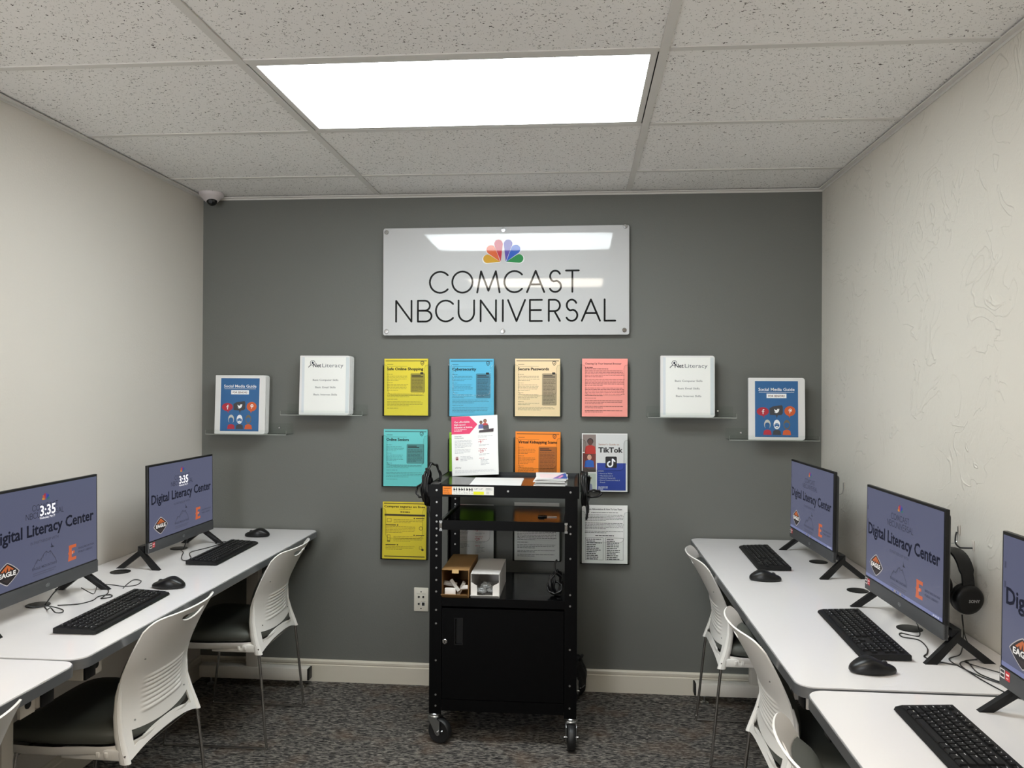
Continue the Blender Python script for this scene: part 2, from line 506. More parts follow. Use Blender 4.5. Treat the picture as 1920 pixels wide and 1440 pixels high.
tr = MB()
for y in GY:
    for a, b in ((XL, GX[0] - HW), (GX[0] + HW, GX[1] - HW), (GX[1] + HW, XR)):
        tr.box(a, b, y - HW, y + HW, H + 0.0002, H + 0.0038, M['tee'])
        tr.box(a, b, y - 0.003, y + 0.003, H + 0.0038, H + 0.03, M['tee'])
struct(tr.build('trim_2', smooth=0))
tr = MB()
g = 0.021
tr.box(XL + g, XR - g, YB - g, YB - 0.0005, H - 0.006, H - 0.0015, M['tee']).box(XL + g, XR - g, YF + 0.0005, YF + g, H - 0.006, H - 0.0015, M['tee'])
tr.box(XL + 0.0005, XL + g, YF, YB - 0.0005, H - 0.006, H - 0.0015, M['tee']).box(XR - g, XR - 0.0005, YF, YB - 0.0005, H - 0.006, H - 0.0015, M['tee'])
tr.box(XL + 0.0005, XR - 0.0005, YB - 0.003, YB - 0.0005, H - 0.014, H + 0.02, M['tee'])
tr.box(XL + 0.0005, XL + 0.003, YF, YB - 0.003, H - 0.014, H + 0.02, M['tee']).box(XR - 0.003, XR - 0.0005, YF, YB - 0.003, H - 0.014, H + 0.02, M['tee'])
struct(tr.build('trim_3', smooth=0))

BB = [(0, 0), (0.013, 0), (0.013, 0.080), (0.0095, 0.083), (0.0095, 0.087), (0.012, 0.089), (0.012, 0.099), (0.006, 0.106), (0, 0.106)]
def baseboard(name, T, length):
    m = MB()
    vs = [(0, -d, z) for d, z in BB] + [(length, -d, z) for d, z in BB]
    n = len(BB)
    m.add(vs, [list(range(n)), list(range(n, 2 * n))[::-1]] + [[i, n + i, n + (i + 1) % n, (i + 1) % n] for i in range(n)], M['base_paint'], T)
    struct(m.build(name, smooth=0))
baseboard('baseboard_back', TR(XL, YB, 0), XR - XL)
baseboard('baseboard_left', TR(XL, YF, 0) @ RT(PI / 2, 'Z'), YB - YF - 0.014)
baseboard('baseboard_right', TR(XR, YB - 0.014, 0) @ RT(-PI / 2, 'Z'), YB - YF - 0.014)

def ceiling_light(yc, dy, rgb, strength, label):
    dx = 1.2185 / 2
    root = thing('ceiling_light', ((GX[0] + GX[1]) / 2, yc, H), 0, label, 'ceiling light')
    a, b = dx - HW - 0.004, dy / 2 - HW - 0.001
    fr = MB(); k = 0.019
    fr.box(-a, a, -b, -b + k, 0.001, 0.018, M['tee']).box(-a, a, b - k, b, 0.001, 0.018, M['tee'])
    fr.box(-a, -a + k, -b + k, b - k, 0.001, 0.018, M['tee']).box(a - k, a, -b + k, b - k, 0.001, 0.018, M['tee'])
    fr.build('frame', root, smooth=0)
    MB().box(-a + k, a - k, -b + k, b - k, 0.004, 0.009, diffuser('prismatic_lens_%d' % int(yc * 100), rgb, strength)).build('diffuser', root, smooth=0)
    MB().box(-a, a, -b, b, 0.02, 0.11, M['tee']).build('housing', root, smooth=0)
ceiling_light((2.225 + 2.858) / 2, 0.633, (240, 249, 252), LAMP_STRENGTH, 'bright rectangular fluorescent ceiling light panel in the grid above the sign')
ceiling_light(0.70, 0.61, (255, 243, 224), LAMP2_STRENGTH, 'warm white fluorescent ceiling light panel nearer the door end of the room')

# ================================================================== tables
def make_table():
    """Local frame: x along the table (0..L), y from front edge (0) to the wall (D). Origin on the floor."""
    Ln, D = 1.875, 0.606
    root = thing('computer_table', (0, 0, 0))
    b = MB().prism(rrect(0.0, Ln, 0.0, D, 0.045), TZ - 0.029, TZ - 0.003, M['edge_metal']); b.build('edge_band', root)
    b = MB().prism(rrect(0.0025, Ln - 0.0025, 0.0025, D - 0.0025, 0.043), TZ - 0.0028, TZ, M['laminate']); b.build('tabletop', root)
    for y in (0.055, D - 0.12):
        MB().box(0.12, Ln - 0.12, y, y + 0.03, TZ - 0.062, TZ - 0.0295, M['white_metal']).build('rail', root)
    for x in (0.085, Ln - 0.085):
        s = MB().box(x - 0.024, x + 0.024, 0.035, D - 0.04, TZ - 0.078, TZ - 0.0295, M['white_metal'], bev=0.003).build('support_beam', root)
        MB().box(x - 0.0225, x + 0.0225, 0.028, 0.0348, TZ - 0.0765, TZ - 0.031, M['black_plastic'], bev=0.002).build('end_cap', s)
        br = MB()
        sgn = 1 if x < 0.5 else -1
        br.box(min(x + sgn * 0.0245, x + sgn * 0.075), max(x + sgn * 0.0245, x + sgn * 0.075), 0.045, 0.053, TZ - 0.085, TZ - 0.0295, M['white_metal'])
        br.cyl(0.011, 0, 0.0012, M['hole'], TR(x + sgn * 0.05, 0.0449, TZ - 0.058) @ RT(PI / 2, 'X'))
        br.build('bracket', root)
        MB().box(x - 0.023, x + 0.023, D / 2 - 0.04, D / 2 + 0.02, 0.098, TZ - 0.0785, M['white_metal'], bev=0.004).build('leg_post', root)
        f = MB()
        f.box(x - 0.026, x + 0.026, 0.018, D - 0.05, 0.040, 0.0978, M['white_metal'], bev=0.004)
        fo = f.build('foot', root)
        MB().box(x - 0.0245, x + 0.0245, 0.010, 0.0178, 0.0415, 0.0965, M['black_plastic'], bev=0.002).build('end_cap', fo)
        for y in (0.06, D - 0.10):
            MB().cyl(0.005, 0.006, 0.040, M['zinc'], TR(x, y, 0), n=12).lathe([(0.004, 0), (0.019, 0.0005), (0.019, 0.004), (0.010, 0.009), (0.004, 0.010)], M['zinc'], TR(x, y, 0), n=18).build('leveler', root)
    for gx in (0.47, 0.93, 1.37):
        MB().lathe([(0.002, 0.0002), (0.036, 0.0002), (0.036, 0.0022), (0.033, 0.0034), (0.002, 0.0036)], M['black_plastic'], TR(gx, D - 0.150, TZ)).build('grommet', root)
    return root
T1 = make_table()
G_TAB = 'white laminate computer tables along the side walls'
T1.location = (XL + 0.606 + 0.002, 1.945, 0); T1.rotation_euler = (0, 0, PI / 2)
tag(T1, 'white computer table on the left, far end against the grey wall', 'table', G_TAB)
dup(T1, (XL + 0.606 + 0.006, 1.945 - 1.882, 0), PI / 2, 'white computer table nearest the camera on the left, mostly out of frame')
dup(T1, (XR - 0.606 - 0.002, YB - 0.012, 0), -PI / 2, 'white computer table on the right, far end against the grey wall')
dup(T1, (XR - 0.606 + 0.006, YB - 0.012 - 1.889, 0), -PI / 2, 'white computer table nearest the camera on the right, with keyboard at lower right')

# ================================================================== chairs
def chair_shell():
    NU = 44
    us = [-1 + 2 * i / NU for i in range(NU + 1)]
    us = sorted(set([round(u, 4) for u in us] + [-0.77, 0.77]))
    def half(z):
        s = (z - 0.38) / 0.40
        return 0.2115 - 0.012 * math.exp(-((s - 0.36) / 0.22) ** 2) - 0.0195 * s
    def yback(z):
        s = (z - 0.38) / 0.40
        pts = [(0, -0.175), (0.18, -0.150), (0.36, -0.137), (0.55, -0.148), (0.78, -0.188), (1.0, -0.236), (1.1, -0.258)]
        for (a, ya), (b, yb) in zip(pts, pts[1:]):
            if s <= b or b == 1.1:
                k = (s - a) / (b - a); k2 = k
                return ya + (yb - ya) * k2
    def ys_(z):
        return sum(yback(z + d) for d in (-0.03, -0.02, -0.01, 0, 0.01, 0.02, 0.03)) / 7
    def bow(z):
        s = max(0, (z - 0.38) / 0.40)
        return 0.018 + 0.030 * s
    def pos(u, z):
        x = u * half(z)
        y = ys_(z) - bow(z) * (1 - abs(u) ** 2.2)
        if 0.478 < z < 0.592 and -0.56 < u < 0.66:
            e = min(1, (z - 0.478) / 0.008, (0.592 - z) / 0.008) * min(1, (u + 0.56) / 0.12, (0.66 - u) / 0.12)
            y -= 0.0042 * e * abs(math.sin(PI * (z - 0.478 - 0.010 * (u - 0.05) ** 2) / 0.0143))
        return Vector((x, y, z))
    def zb(u):  return 0.380 if abs(u) >= 0.86 else 0.380 + 0.026 * (1 - (abs(u) / 0.86) ** 2.4)
    def zl(u):  return zb(u) + 0.022 + 0.006 * (1 - (u / 0.77) ** 2) if abs(u) <= 0.7701 else zb(u) + 0.022
    def zh(u):  return 0.452 - 0.012 * max(0, 1 - (u / 0.77) ** 2)
    def zt(u):  return 0.782 - 0.030 * abs(u) ** 14 - 0.004 * abs(u) ** 2
    NP = 96
    rows, holes = [], set()
    def add_rows(f0, f1, n, first):
        for k in range(0 if first else 1, n + 1):
            rows.append([(u, f0(u) + (f1(u) - f0(u)) * k / n) for u in us])
    add_rows(zb, zl, 3, True); r1 = len(rows) - 1
    add_rows(zl, zh, 4, False); r2 = len(rows) - 1
    add_rows(zh, zt, NP, False)
    gone = set()
    for i in range(r1, r2):
        for j in range(len(us) - 1):
            if us[j] >= -0.7701 and us[j + 1] <= 0.7701: gone.add((i, j))
    # handle slot near the top
    def inside(u, z):
        return (abs(u) / 0.33) ** 2.6 + (abs(z - (0.748 + 0.010 * (u / 0.33) ** 2)) / 0.0115) ** 2.6 < 1
    hs = set()
    for i in range(r2, len(rows) - 1):
        for j in range(len(us) - 1):
            c = [rows[i][j], rows[i][j + 1], rows[i + 1][j + 1], rows[i + 1][j]]
            if inside(sum(q[0] for q in c) / 4, sum(q[1] for q in c) / 4): hs.add((i, j))
    gone |= hs
    edge = {}
    for (i, j) in hs:
        for a, b in ((i, j), (i, j + 1), (i + 1, j + 1), (i + 1, j)):
            nb = [(a - 1, b - 1), (a - 1, b), (a, b - 1), (a, b)]
            if any(q not in hs for q in nb): edge[(a, b)] = 1
    P = [[pos(u, z) for (u, z) in r] for r in rows]
    for (a, b) in edge:
        u, z = rows[a][b]
        zc = 0.748 + 0.010 * (u / 0.33) ** 2
        du, dz = u, z - zc
        k = ((abs(du) / 0.33) ** 2.6 + (abs(dz) / 0.0115) ** 2.6) ** (1 / 2.6)
        u2, dz2 = du / k, dz / k
        P[a][b] = pos(u2, 0.748 + 0.010 * (u2 / 0.33) ** 2 + dz2)
    nc = len(us); nr = len(rows)
    th = 0.0048
    N = [[None] * nc for _ in range(nr)]
    for i in range(nr):
        for j in range(nc):
            a = P[i][min(j + 1, nc - 1)] - P[i][max(j - 1, 0)]
            b = P[min(i + 1, nr - 1)][j] - P[max(i - 1, 0)][j]
            N[i][j] = a.cross(b).normalized()       # points to -y (rear)
    m = MB()
    idx = lambda i, j, s: s * nr * nc + i * nc + j
    vs = [P[i][j] + N[i][j] * (th / 2) for i in range(nr) for j in range(nc)] + [P[i][j] - N[i][j] * (th / 2) for i in range(nr) for j in range(nc)]
    fs = []; quads = [(i, j) for i in range(nr - 1) for j in range(nc - 1) if (i, j) not in gone]
    qs = set(quads)
    for (i, j) in quads:
        fs.append([idx(i, j, 0), idx(i, j + 1, 0), idx(i + 1, j + 1, 0), idx(i + 1, j, 0)])
        fs.append([idx(i + 1, j, 1), idx(i + 1, j + 1, 1), idx(i, j + 1, 1), idx(i, j, 1)])
        for (ni, nj, a, b) in ((i - 1, j, (i, j + 1), (i, j)), (i + 1, j, (i + 1, j), (i + 1, j + 1)), (i, j - 1, (i, j), (i + 1, j)), (i, j + 1, (i + 1, j + 1), (i, j + 1))):
            if (ni, nj) not in qs:
                fs.append([idx(*a, 0), idx(*b, 0), idx(*b, 1), idx(*a, 1)])
    m.add(vs, fs, M['shell'])
    return m, pos, half, ys_, bow

def make_chair():
    root = thing('sled_chair', (0, 0, 0))
    m, pos, half, ys_, bow = chair_shell()
    # thick rounded side posts of the shell
    for s in (-1, 1):
        path = [pos(s * 0.97, z) + Vector((0, 0.002, 0)) for z in (0.376, 0.41, 0.45, 0.50, 0.56, 0.60)]
        rs = [0.0140, 0.0142, 0.0132, 0.011, 0.008, 0.004]
        rows = []
        for p, r in zip(path, rs):
            rows.append([p + Vector((r * math.cos(a) * 0.85 - s * r * 0.35, r * math.sin(a) * 1.2 + 0.003, 0)) for a in [2 * PI * k / 14 for k in range(14)]])
        m.grid(rows, M['shell'], close=True)
        m.add(rows[0], [list(range(14))[::-1]], M['shell']); m.add(rows[-1], [list(range(14))], M['shell'])
    m.build('backrest', root, smooth=50)
    # four screw recesses showing as dark dots on the rear face
    for u, z in ((-0.72, 0.655), (0.72, 0.655), (-0.70, 0.475), (0.70, 0.475)):
        p = pos(u, z)
        sc = MB()
        sc.cyl(0.0042, -0.0036, 0.001, M['hole'], TR(p.x, p.y, p.z) @ RT(PI / 2 + (0.35 if z > 0.6 else -0.15), 'X'), n=12)
        sc.cyl(0.0022, 0.001, 0.0045, M['rivet'], TR(p.x, p.y - 0.001, p.z) @ RT(PI / 2, 'X'), n=10)
        sc.build('screw', root)
    # upholstered pad on the front of the shell
    rows = []
    NZ, NX = 14, 16
    for i in range(NZ + 1):
        z = 0.470 + 0.262 * i / NZ
        r = []
        for j in range(NX + 1):
            u = -0.94 + 1.88 * j / NX
            ex = 1 - abs(2 * j / NX - 1) ** 6; ez = 1 - abs(2 * i / NZ - 1) ** 6
            tck = 0.040 * min(1, max(0.0, ex * ez) ** 0.45)
            zz = 0.601 + (z - 0.601) * (1 - 0.05 * abs(2 * j / NX - 1) ** 4)
            p = pos(u * (1 - 0.08 * abs(2 * i / NZ - 1) ** 4), zz)
            q = Vector((p.x, ys_(zz) - bow(zz) * (1 - abs(u) ** 2.2) + 0.004 + tck, zz))
            r.append(q)
        rows.append(r)
    pd = MB().grid([r[::-1] for r in rows], M['fabric'])
    pd.build('back_cushion', root, smooth=80)
    # seat cushion
    def seat_outline(k):
        pts = []
        for i in range(48):
            a = 2 * PI * i / 48
            c, s = math.cos(a), math.sin(a)
            x = math.copysign(abs(c) ** 0.42, c) * (0.218 if s > 0 else 0.206) * k
            y = 0.030 + math.copysign(abs(s) ** 0.42, s) * 0.205 * k
            pts.append((x, y))
        return pts
    lay = [(0.965, 0.0), (1.0, 0.008), (1.0, 0.022), (0.975, 0.034), (0.90, 0.042), (0.7, 0.045), (0.35, 0.044), (0.02, 0.043)]
    rows = []
    for k, h in lay:
        rows.append([Vector((x, y, 0.418 + h + 0.012 * max(0, abs(x) / 0.21) ** 2 * 0.6 - (0.016 if y > 0.15 else 0) * ((y - 0.15) / 0.085 if y > 0.15 else 0) ** 2)) for x, y in seat_outline(k)])
    MB().grid(rows, M['fabric'], close=True).add(rows[-1], [list(range(48))], M['fabric']).build('seat', root, smooth=80)
    # white seat frame with side rails and a shallow pan
    fr = MB()
    rows = []
    for k, z in ((1.035, 0.417), (1.04, 0.424), (1.04, 0.404), (1.0, 0.396), (0.80, 0.384), (0.45, 0.374), (0.05, 0.370)):
        rows.append([Vector((x, y, z - (0.014 if y > 0.15 else 0) * ((y - 0.15) / 0.085 if y > 0.15 else 0) ** 2)) for x, y in seat_outline(k)])
    fr.grid([r[::-1] for r in rows], M['shell'], close=True)
    for s in (-1, 1):
        fr.box(min(s * 0.190, s * 0.208), max(s * 0.190, s * 0.208), -0.165, 0.02, 0.384, 0.416, M['shell'], bev=0.004)
        for y in (-0.12, -0.095):
            fr.box(min(s * 0.208, s * 0.213), max(s * 0.208, s * 0.213), y - 0.005, y + 0.005, 0.394, 0.409, M['shell'], bev=0.001)
    fr.build('seat_frame', root, smooth=50)
    # chrome sled frame: one bent rod each side, joined under the seat
    for s in (-1, 1):
        x = s * 0.203; xo = s * 0.214; R = 0.0056; b = R
        path = [(x, -0.172, 0.40), (x + s * 0.002, -0.184, 0.30), (xo, -0.208, 0.06), (xo, -0.2135, 0.022), (xo, -0.2115, b + 0.004), (xo, -0.196, b),
                (xo, 0.0, b), (xo, 0.195, b), (xo, 0.209, b + 0.004), (xo, 0.211, 0.024), (xo, 0.204, 0.07), (x, 0.165, 0.36), (x, 0.160, 0.386)]
        MB().tube(path, R, M['dark_chrome'], n=10, smooth=5).build('leg', root)
    for y, z in ((0.162, 0.384), (-0.17, 0.388)):
        MB().tube([(-0.203, y, z), (0.203, y, z)], 0.0055, M['dark_chrome'], smooth=1).build('stretcher', root)
    return root
CH = make_chair()
G_CH = 'white back chairs pushed in at the computer tables'
CH.location = (-1.450, 3.289, 0); CH.rotation_euler = (0, 0, PI / 2)
tag(CH, 'white ribbed-back chair with dark seat on the left, nearest the grey wall', 'chair', G_CH)
dup(CH, (-1.452, 2.366, 0), PI / 2 - 0.02, 'white ribbed-back chair on the left, second from the grey wall')
dup(CH, (-1.446, 1.455, 0), PI / 2, 'white chair at the lower left picture edge, mostly out of frame')
dup(CH, (0.727, 3.312, 0), -PI / 2 - 0.015, 'white ribbed-back chair on the right, nearest the grey wall')
dup(CH, (0.718, 2.362, 0), -PI / 2, 'white ribbed-back chair on the right, second from the grey wall')
dup(CH, (0.668, 1.545, 0), -PI / 2, 'white chair nearest the camera on the right, at the bottom of the picture')

# ================================================================== logos shared by the sign and the screens
def feathers(m, cx, cz, k, mats, T=None, y=0.0):
    """Six-feather fan; k = width of the whole mark."""
    s = k / 290.0
    def P(px, py): return (cx + (px - 943) * s, cz - (py - 278) * s)
    fs = [((922, 352), (830, 330), 31, mats[0]), ((922, 352), (855, 265), 33, mats[1]), ((926, 352), (909, 224), 31, mats[2]),
          ((962, 352), (978, 224), 31, mats[3]), ((965, 352), (1033, 264), 33, mats[4]), ((965, 352), (1057, 330), 31, mats[5])]
    for b, c, r, mt in fs:
        d = math.atan2(b[1] - c[1], b[0] - c[0])
        dist = math.hypot(b[0] - c[0], b[1] - c[1])
        al = math.acos(min(1, r / dist))
        pts = [b]
        n = 16
        for i in range(n + 1):
            a = d + al + (2 * PI - 2 * al) * i / n
            pts.append((c[0] + r * math.cos(a), c[1] + r * math.sin(a)))
        m.face([P(*p) for p in pts], mt, T, y)

def letter_strokes(ch, x0, x1, z0, z1):
    w, h = x1 - x0, z1 - z0
    def S(*pts): return [(x0 + a * w, z0 + b * h) for a, b in pts]
    def arc(cx, cy, rx, ry, a0, a1, n=22):
        return [(cx + rx * math.cos(math.radians(a0 + (a1 - a0) * i / n)), cy + ry * math.sin(math.radians(a0 + (a1 - a0) * i / n))) for i in range(n + 1)]
    if ch == 'C': return [S(*arc(0.56, 0.5, 0.56, 0.5, 42, 318))]
    if ch == 'O': return [S(*arc(0.5, 0.5, 0.5, 0.5, 0, 360, 40))]
    if ch == 'M': return [S((0, 0), (0.17, 1), (0.50, 0.08), (0.83, 1), (1, 0))]
    if ch == 'A': return [S((0, 0), (0.5, 1), (1, 0)), S((0.2, 0.36), (0.8, 0.36))]
    if ch == 'S': return [S(*(arc(0.5, 0.74, 0.44, 0.26, 25, 250, 16) + arc(0.5, 0.265, 0.5, 0.265, 75, -155, 16)))]
    if ch == 'T': return [S((0, 1), (1, 1)), S((0.5, 1), (0.5, 0))]
    if ch == 'N': return [S((0, 0), (0, 1), (1, 0), (1, 1))]
    if ch == 'B': return [S((0, 0), (0, 1), (0.5, 1)) + S(*arc(0.5, 0.76, 0.38, 0.24, 90, -90, 10)) + S((0, 0.52)), S((0.5, 0.52)) + S(*arc(0.55, 0.26, 0.45, 0.26, 90, -90, 12)) + S((0, 0))]
    if ch == 'U': return [S((0, 1), (0, 0.45)) + S(*arc(0.5, 0.42, 0.5, 0.42, 180, 360, 18)) + S((1, 1))]
    if ch == 'I': return [S((0.5, 0), (0.5, 1))]
    if ch == 'V': return [S((0, 1), (0.5, 0), (1, 1))]
    if ch == 'E': return [S((1, 1), (0, 1), (0, 0), (1, 0)), S((0, 0.52), (0.92, 0.52))]
    if ch == 'R': return [S((0, 0), (0, 1), (0.5, 1)) + S(*arc(0.5, 0.73, 0.48, 0.27, 90, -90, 12)) + S((0, 0.46)), S((0.5, 0.46), (0.98, 0))]
    if ch == 'L': return [S((0, 1), (0, 0), (1, 0))]
WORD1 = [('C', 411, 545), ('O', 575, 722), ('M', 756, 918), ('C', 952, 1082), ('A', 1115, 1238), ('S', 1275, 1358), ('T', 1393, 1484)]
WORD2 = [('N', 164, 277), ('B', 324, 424), ('C', 456, 584), ('U', 621, 734), ('N', 781, 892), ('I', 935, 948), ('V', 979, 1101), ('E', 1136, 1222), ('R', 1271, 1352), ('S', 1394, 1474), ('A', 1506, 1634), ('L', 1667, 1742)]
def ribbon(m, pts, r, mt, T, y):
    """Round-capped flat stroke."""
    P = [Vector(p) for p in pts]
    n = len(P)
    closed = (P[0] - P[-1]).length < 1e-6
    for i in range(n - 1):
        d = (P[i + 1] - P[i])
        if d.length < 1e-9: continue
        d.normalize(); q = Vector((-d.y, d.x)) * r
        m.face([tuple(P[i] - q), tuple(P[i + 1] - q), tuple(P[i + 1] + q), tuple(P[i] + q)], mt, T, y)
    for i in range(n):
        m.face(circ(P[i].x, P[i].y, r, 10), mt, T, y - 0.00002 * (1 + i % 2))
def wordmark(m, cx, z_base, k, mt, T=None, y=0.0, r=None):
    """COMCAST / NBCUNIVERSAL; k = metres per traced unit."""
    r = r or 6.8 * k
    for (word, yb, yt) in ((WORD1, 572, 420), (WORD2, 779, 628)):
        for ch, a, b in word:
            for st in letter_strokes(ch, cx + (a - 954) * k, cx + (b - 954) * k, z_base + (878 - yb) * k, z_base + (878 - yt) * k):
                ribbon(m, st, r, mt, T, y)

# ================================================================== all-in-one computers
SCR_BG = (86, 89, 112)
def screen_picture(m, clock, y0):
    W, Hs, zb = 0.527, 0.2965, 0.108
    m.rect(-W / 2, W / 2, zb, zb + Hs, glow(SCR_BG, 0.95), y=y0)
    y = y0 - 0.0004
    blk = glow((28, 30, 44), 0.9)
    gry = glow((58, 60, 74), 0.95)
    def X(f): return -W / 2 + W * f
    def Z(f): return zb + Hs * (1 - f)
    feathers(m, X(0.488), Z(0.115), 0.036, [glow(c, 0.85) for c in ((196, 140, 60), (190, 90, 60), (170, 40, 66), (90, 70, 150), (40, 70, 150), (50, 110, 100))], y=y)
    wordmark(m, X(0.485), Z(0.365), 0.0001145, glow((30, 32, 44), 0.9), y=y, r=0.00088)
    m.fit('Digital Literacy Center', X(0.03), X(0.966), Z(0.512), 0.0525, blk, y=y, bold=0.029)
    m.fit('IN PARTNERSHIP WITH', X(0.352), X(0.604), Z(0.605), 0.0135, gry, y=y)
    # diamond badge
    cx, cz, s = X(0.157), Z(0.828), 0.0352
    hx = 1.5
    def rd(k): return [(cx + k * s * hx * (abs(math.cos(a)) ** 1.7) * math.copysign(1, math.cos(a)), cz + k * s * (abs(math.sin(a)) ** 1.7) * math.copysign(1, math.sin(a))) for a in [2 * PI * i / 40 for i in range(40)]]
    m.face(rd(1.0), glow((176, 170, 170), 0.9), y=y)
    m.face(rd(0.92), glow((34, 30, 32), 0.9), y=y - 0.0003)
    m.face([(cx - 0.80 * s, cz + 0.30 * s), (cx - 0.3 * s, cz + 0.22 * s), (cx + 0.3 * s, cz + 0.24 * s), (cx + 0.80 * s, cz + 0.30 * s), (cx + 0.35 * s, cz + 0.60 * s), (cx, cz + 0.82 * s), (cx - 0.35 * s, cz + 0.60 * s)], glow((186, 98, 52), 0.9), y=y - 0.0006)
    for a, b, c in ((-0.55, -0.25, 0.45), (-0.15, 0.10, 0.62), (0.22, 0.55, 0.47)):
        m.face([(cx + a * s, cz + 0.20 * s), (cx + b * s, cz + 0.20 * s), (cx + (a + b) / 2 * s + 0.05 * s, cz + c * s)], glow((60, 40, 36), 0.9), y=y - 0.0009)
    m.face([(cx - 0.6 * s, cz - 0.40 * s), (cx, cz - 0.78 * s), (cx + 0.6 * s, cz - 0.40 * s)], glow((52, 44, 44), 0.9), y=y - 0.0006)
    m.fit('EAGLE', cx - 1.0 * s, cx + 1.0 * s, cz - 0.20 * s, 0.0195, glow((224, 220, 214), 0.95), y=y - 0.0012, bold=0.04)
    # mountain mark with small bird
    mx, mz, k, kv = X(0.475), Z(0.845), 0.00138, 0.00083
    pts = [(-40, -8), (-30, 14), (-24, 24), (-17, 18), (-10, 26), (-2, 40), (6, 46), (13, 38), (20, 44), (30, 24), (38, 8), (42, -8)]
    ribbon(m, [(mx + a * k, mz + b * kv) for a, b in pts], 0.0013, gry, None, y)
    for a, b, c, d in ((-24, 24, -27, 10), (-2, 40, -6, 24), (6, 46, 5, 30), (20, 44, 19, 30), (-10, 26, -12, 14)):
        ribbon(m, [(mx + a * k, mz + b * kv), (mx + c * k, mz + d * kv)], 0.0009, gry, None, y)
    m.face([(mx + a * k, mz + b * kv) for a, b in ((20, 58), (24, 60), (23, 76), (28, 61), (35, 56), (26, 54))], glow((40, 42, 56), 0.9), y=y)
    m.fit('EAGLE MOUNTAIN', mx - 42 * k, mx + 42 * k, Z(0.882), 0.0115, gry, y=y, bold=0.02)
    for j in range(2): m.rect(mx - 40 * k, mx + (40 - 6 * j) * k, Z(0.925 + 0.022 * j), Z(0.913 + 0.022 * j), glow((76, 78, 98), 0.95), y=y)
    # orange E mark and two small lines of text
    ex, ez, e, ew = X(0.697), Z(0.915), 0.053, 0.044
    m.face([(ex + a * ew, ez + b * e) for a, b in ((0.0, 0), (0.98, 0.02), (1.0, 0.22), (0.45, 0.20), (0.45, 0.42), (0.80, 0.44), (0.80, 0.60), (0.45, 0.60), (0.45, 0.80), (1.0, 0.80), (1.0, 1.0), (0.10, 1.0), (0.12, 0.62), (0.0, 0.50), (0.10, 0.42))], glow((190, 92, 54), 0.95), y=y)
    m.text('E', 0.012, ex + 0.021, ez + 0.022, glow((214, 196, 186), 0.9), y=y - 0.0004)
    m.fit('EAGLE MOUNTAIN', X(0.805), X(0.968), ez + 0.031, 0.0095, gry, y=y, bold=0.02)
    m.fit('PUBLIC LIBRARY', X(0.805), X(0.955), ez + 0.018, 0.0095, gry, y=y, bold=0.02)
    if clock:
        wh = glow((242, 240, 244), 1.2)
        m.text('3:35', 0.046, X(0.505), Z(0.315), wh, align='CENTER', y=y - 0.0008, bold=0.02)
        m.fit('Wednesday, May 29', X(0.43), X(0.57), Z(0.352), 0.0105, wh, y=y - 0.0008)
    else:
        m.rect(X(0), X(1), Z(1.0), Z(0.965), glow((112, 118, 156), 0.95), y=y)
        for i in range(7): m.rect(X(0.40 + 0.025 * i), X(0.412 + 0.025 * i), Z(0.992), Z(0.973), glow(((70, 90, 150), (170, 150, 90), (60, 70, 90))[i % 3], 0.9), y=y - 0.0003)
        for i in range(3): m.rect(X(0.90 + 0.025 * i), X(0.917 + 0.025 * i), Z(0.99), Z(0.976), glow((196, 198, 214), 0.9), y=y - 0.0003)
        for i in range(2): m.rect(X(0.012), X(0.026), Z(0.25 + 0.15 * i), Z(0.20 + 0.15 * i), glow((66, 68, 88), 0.9), y=y)

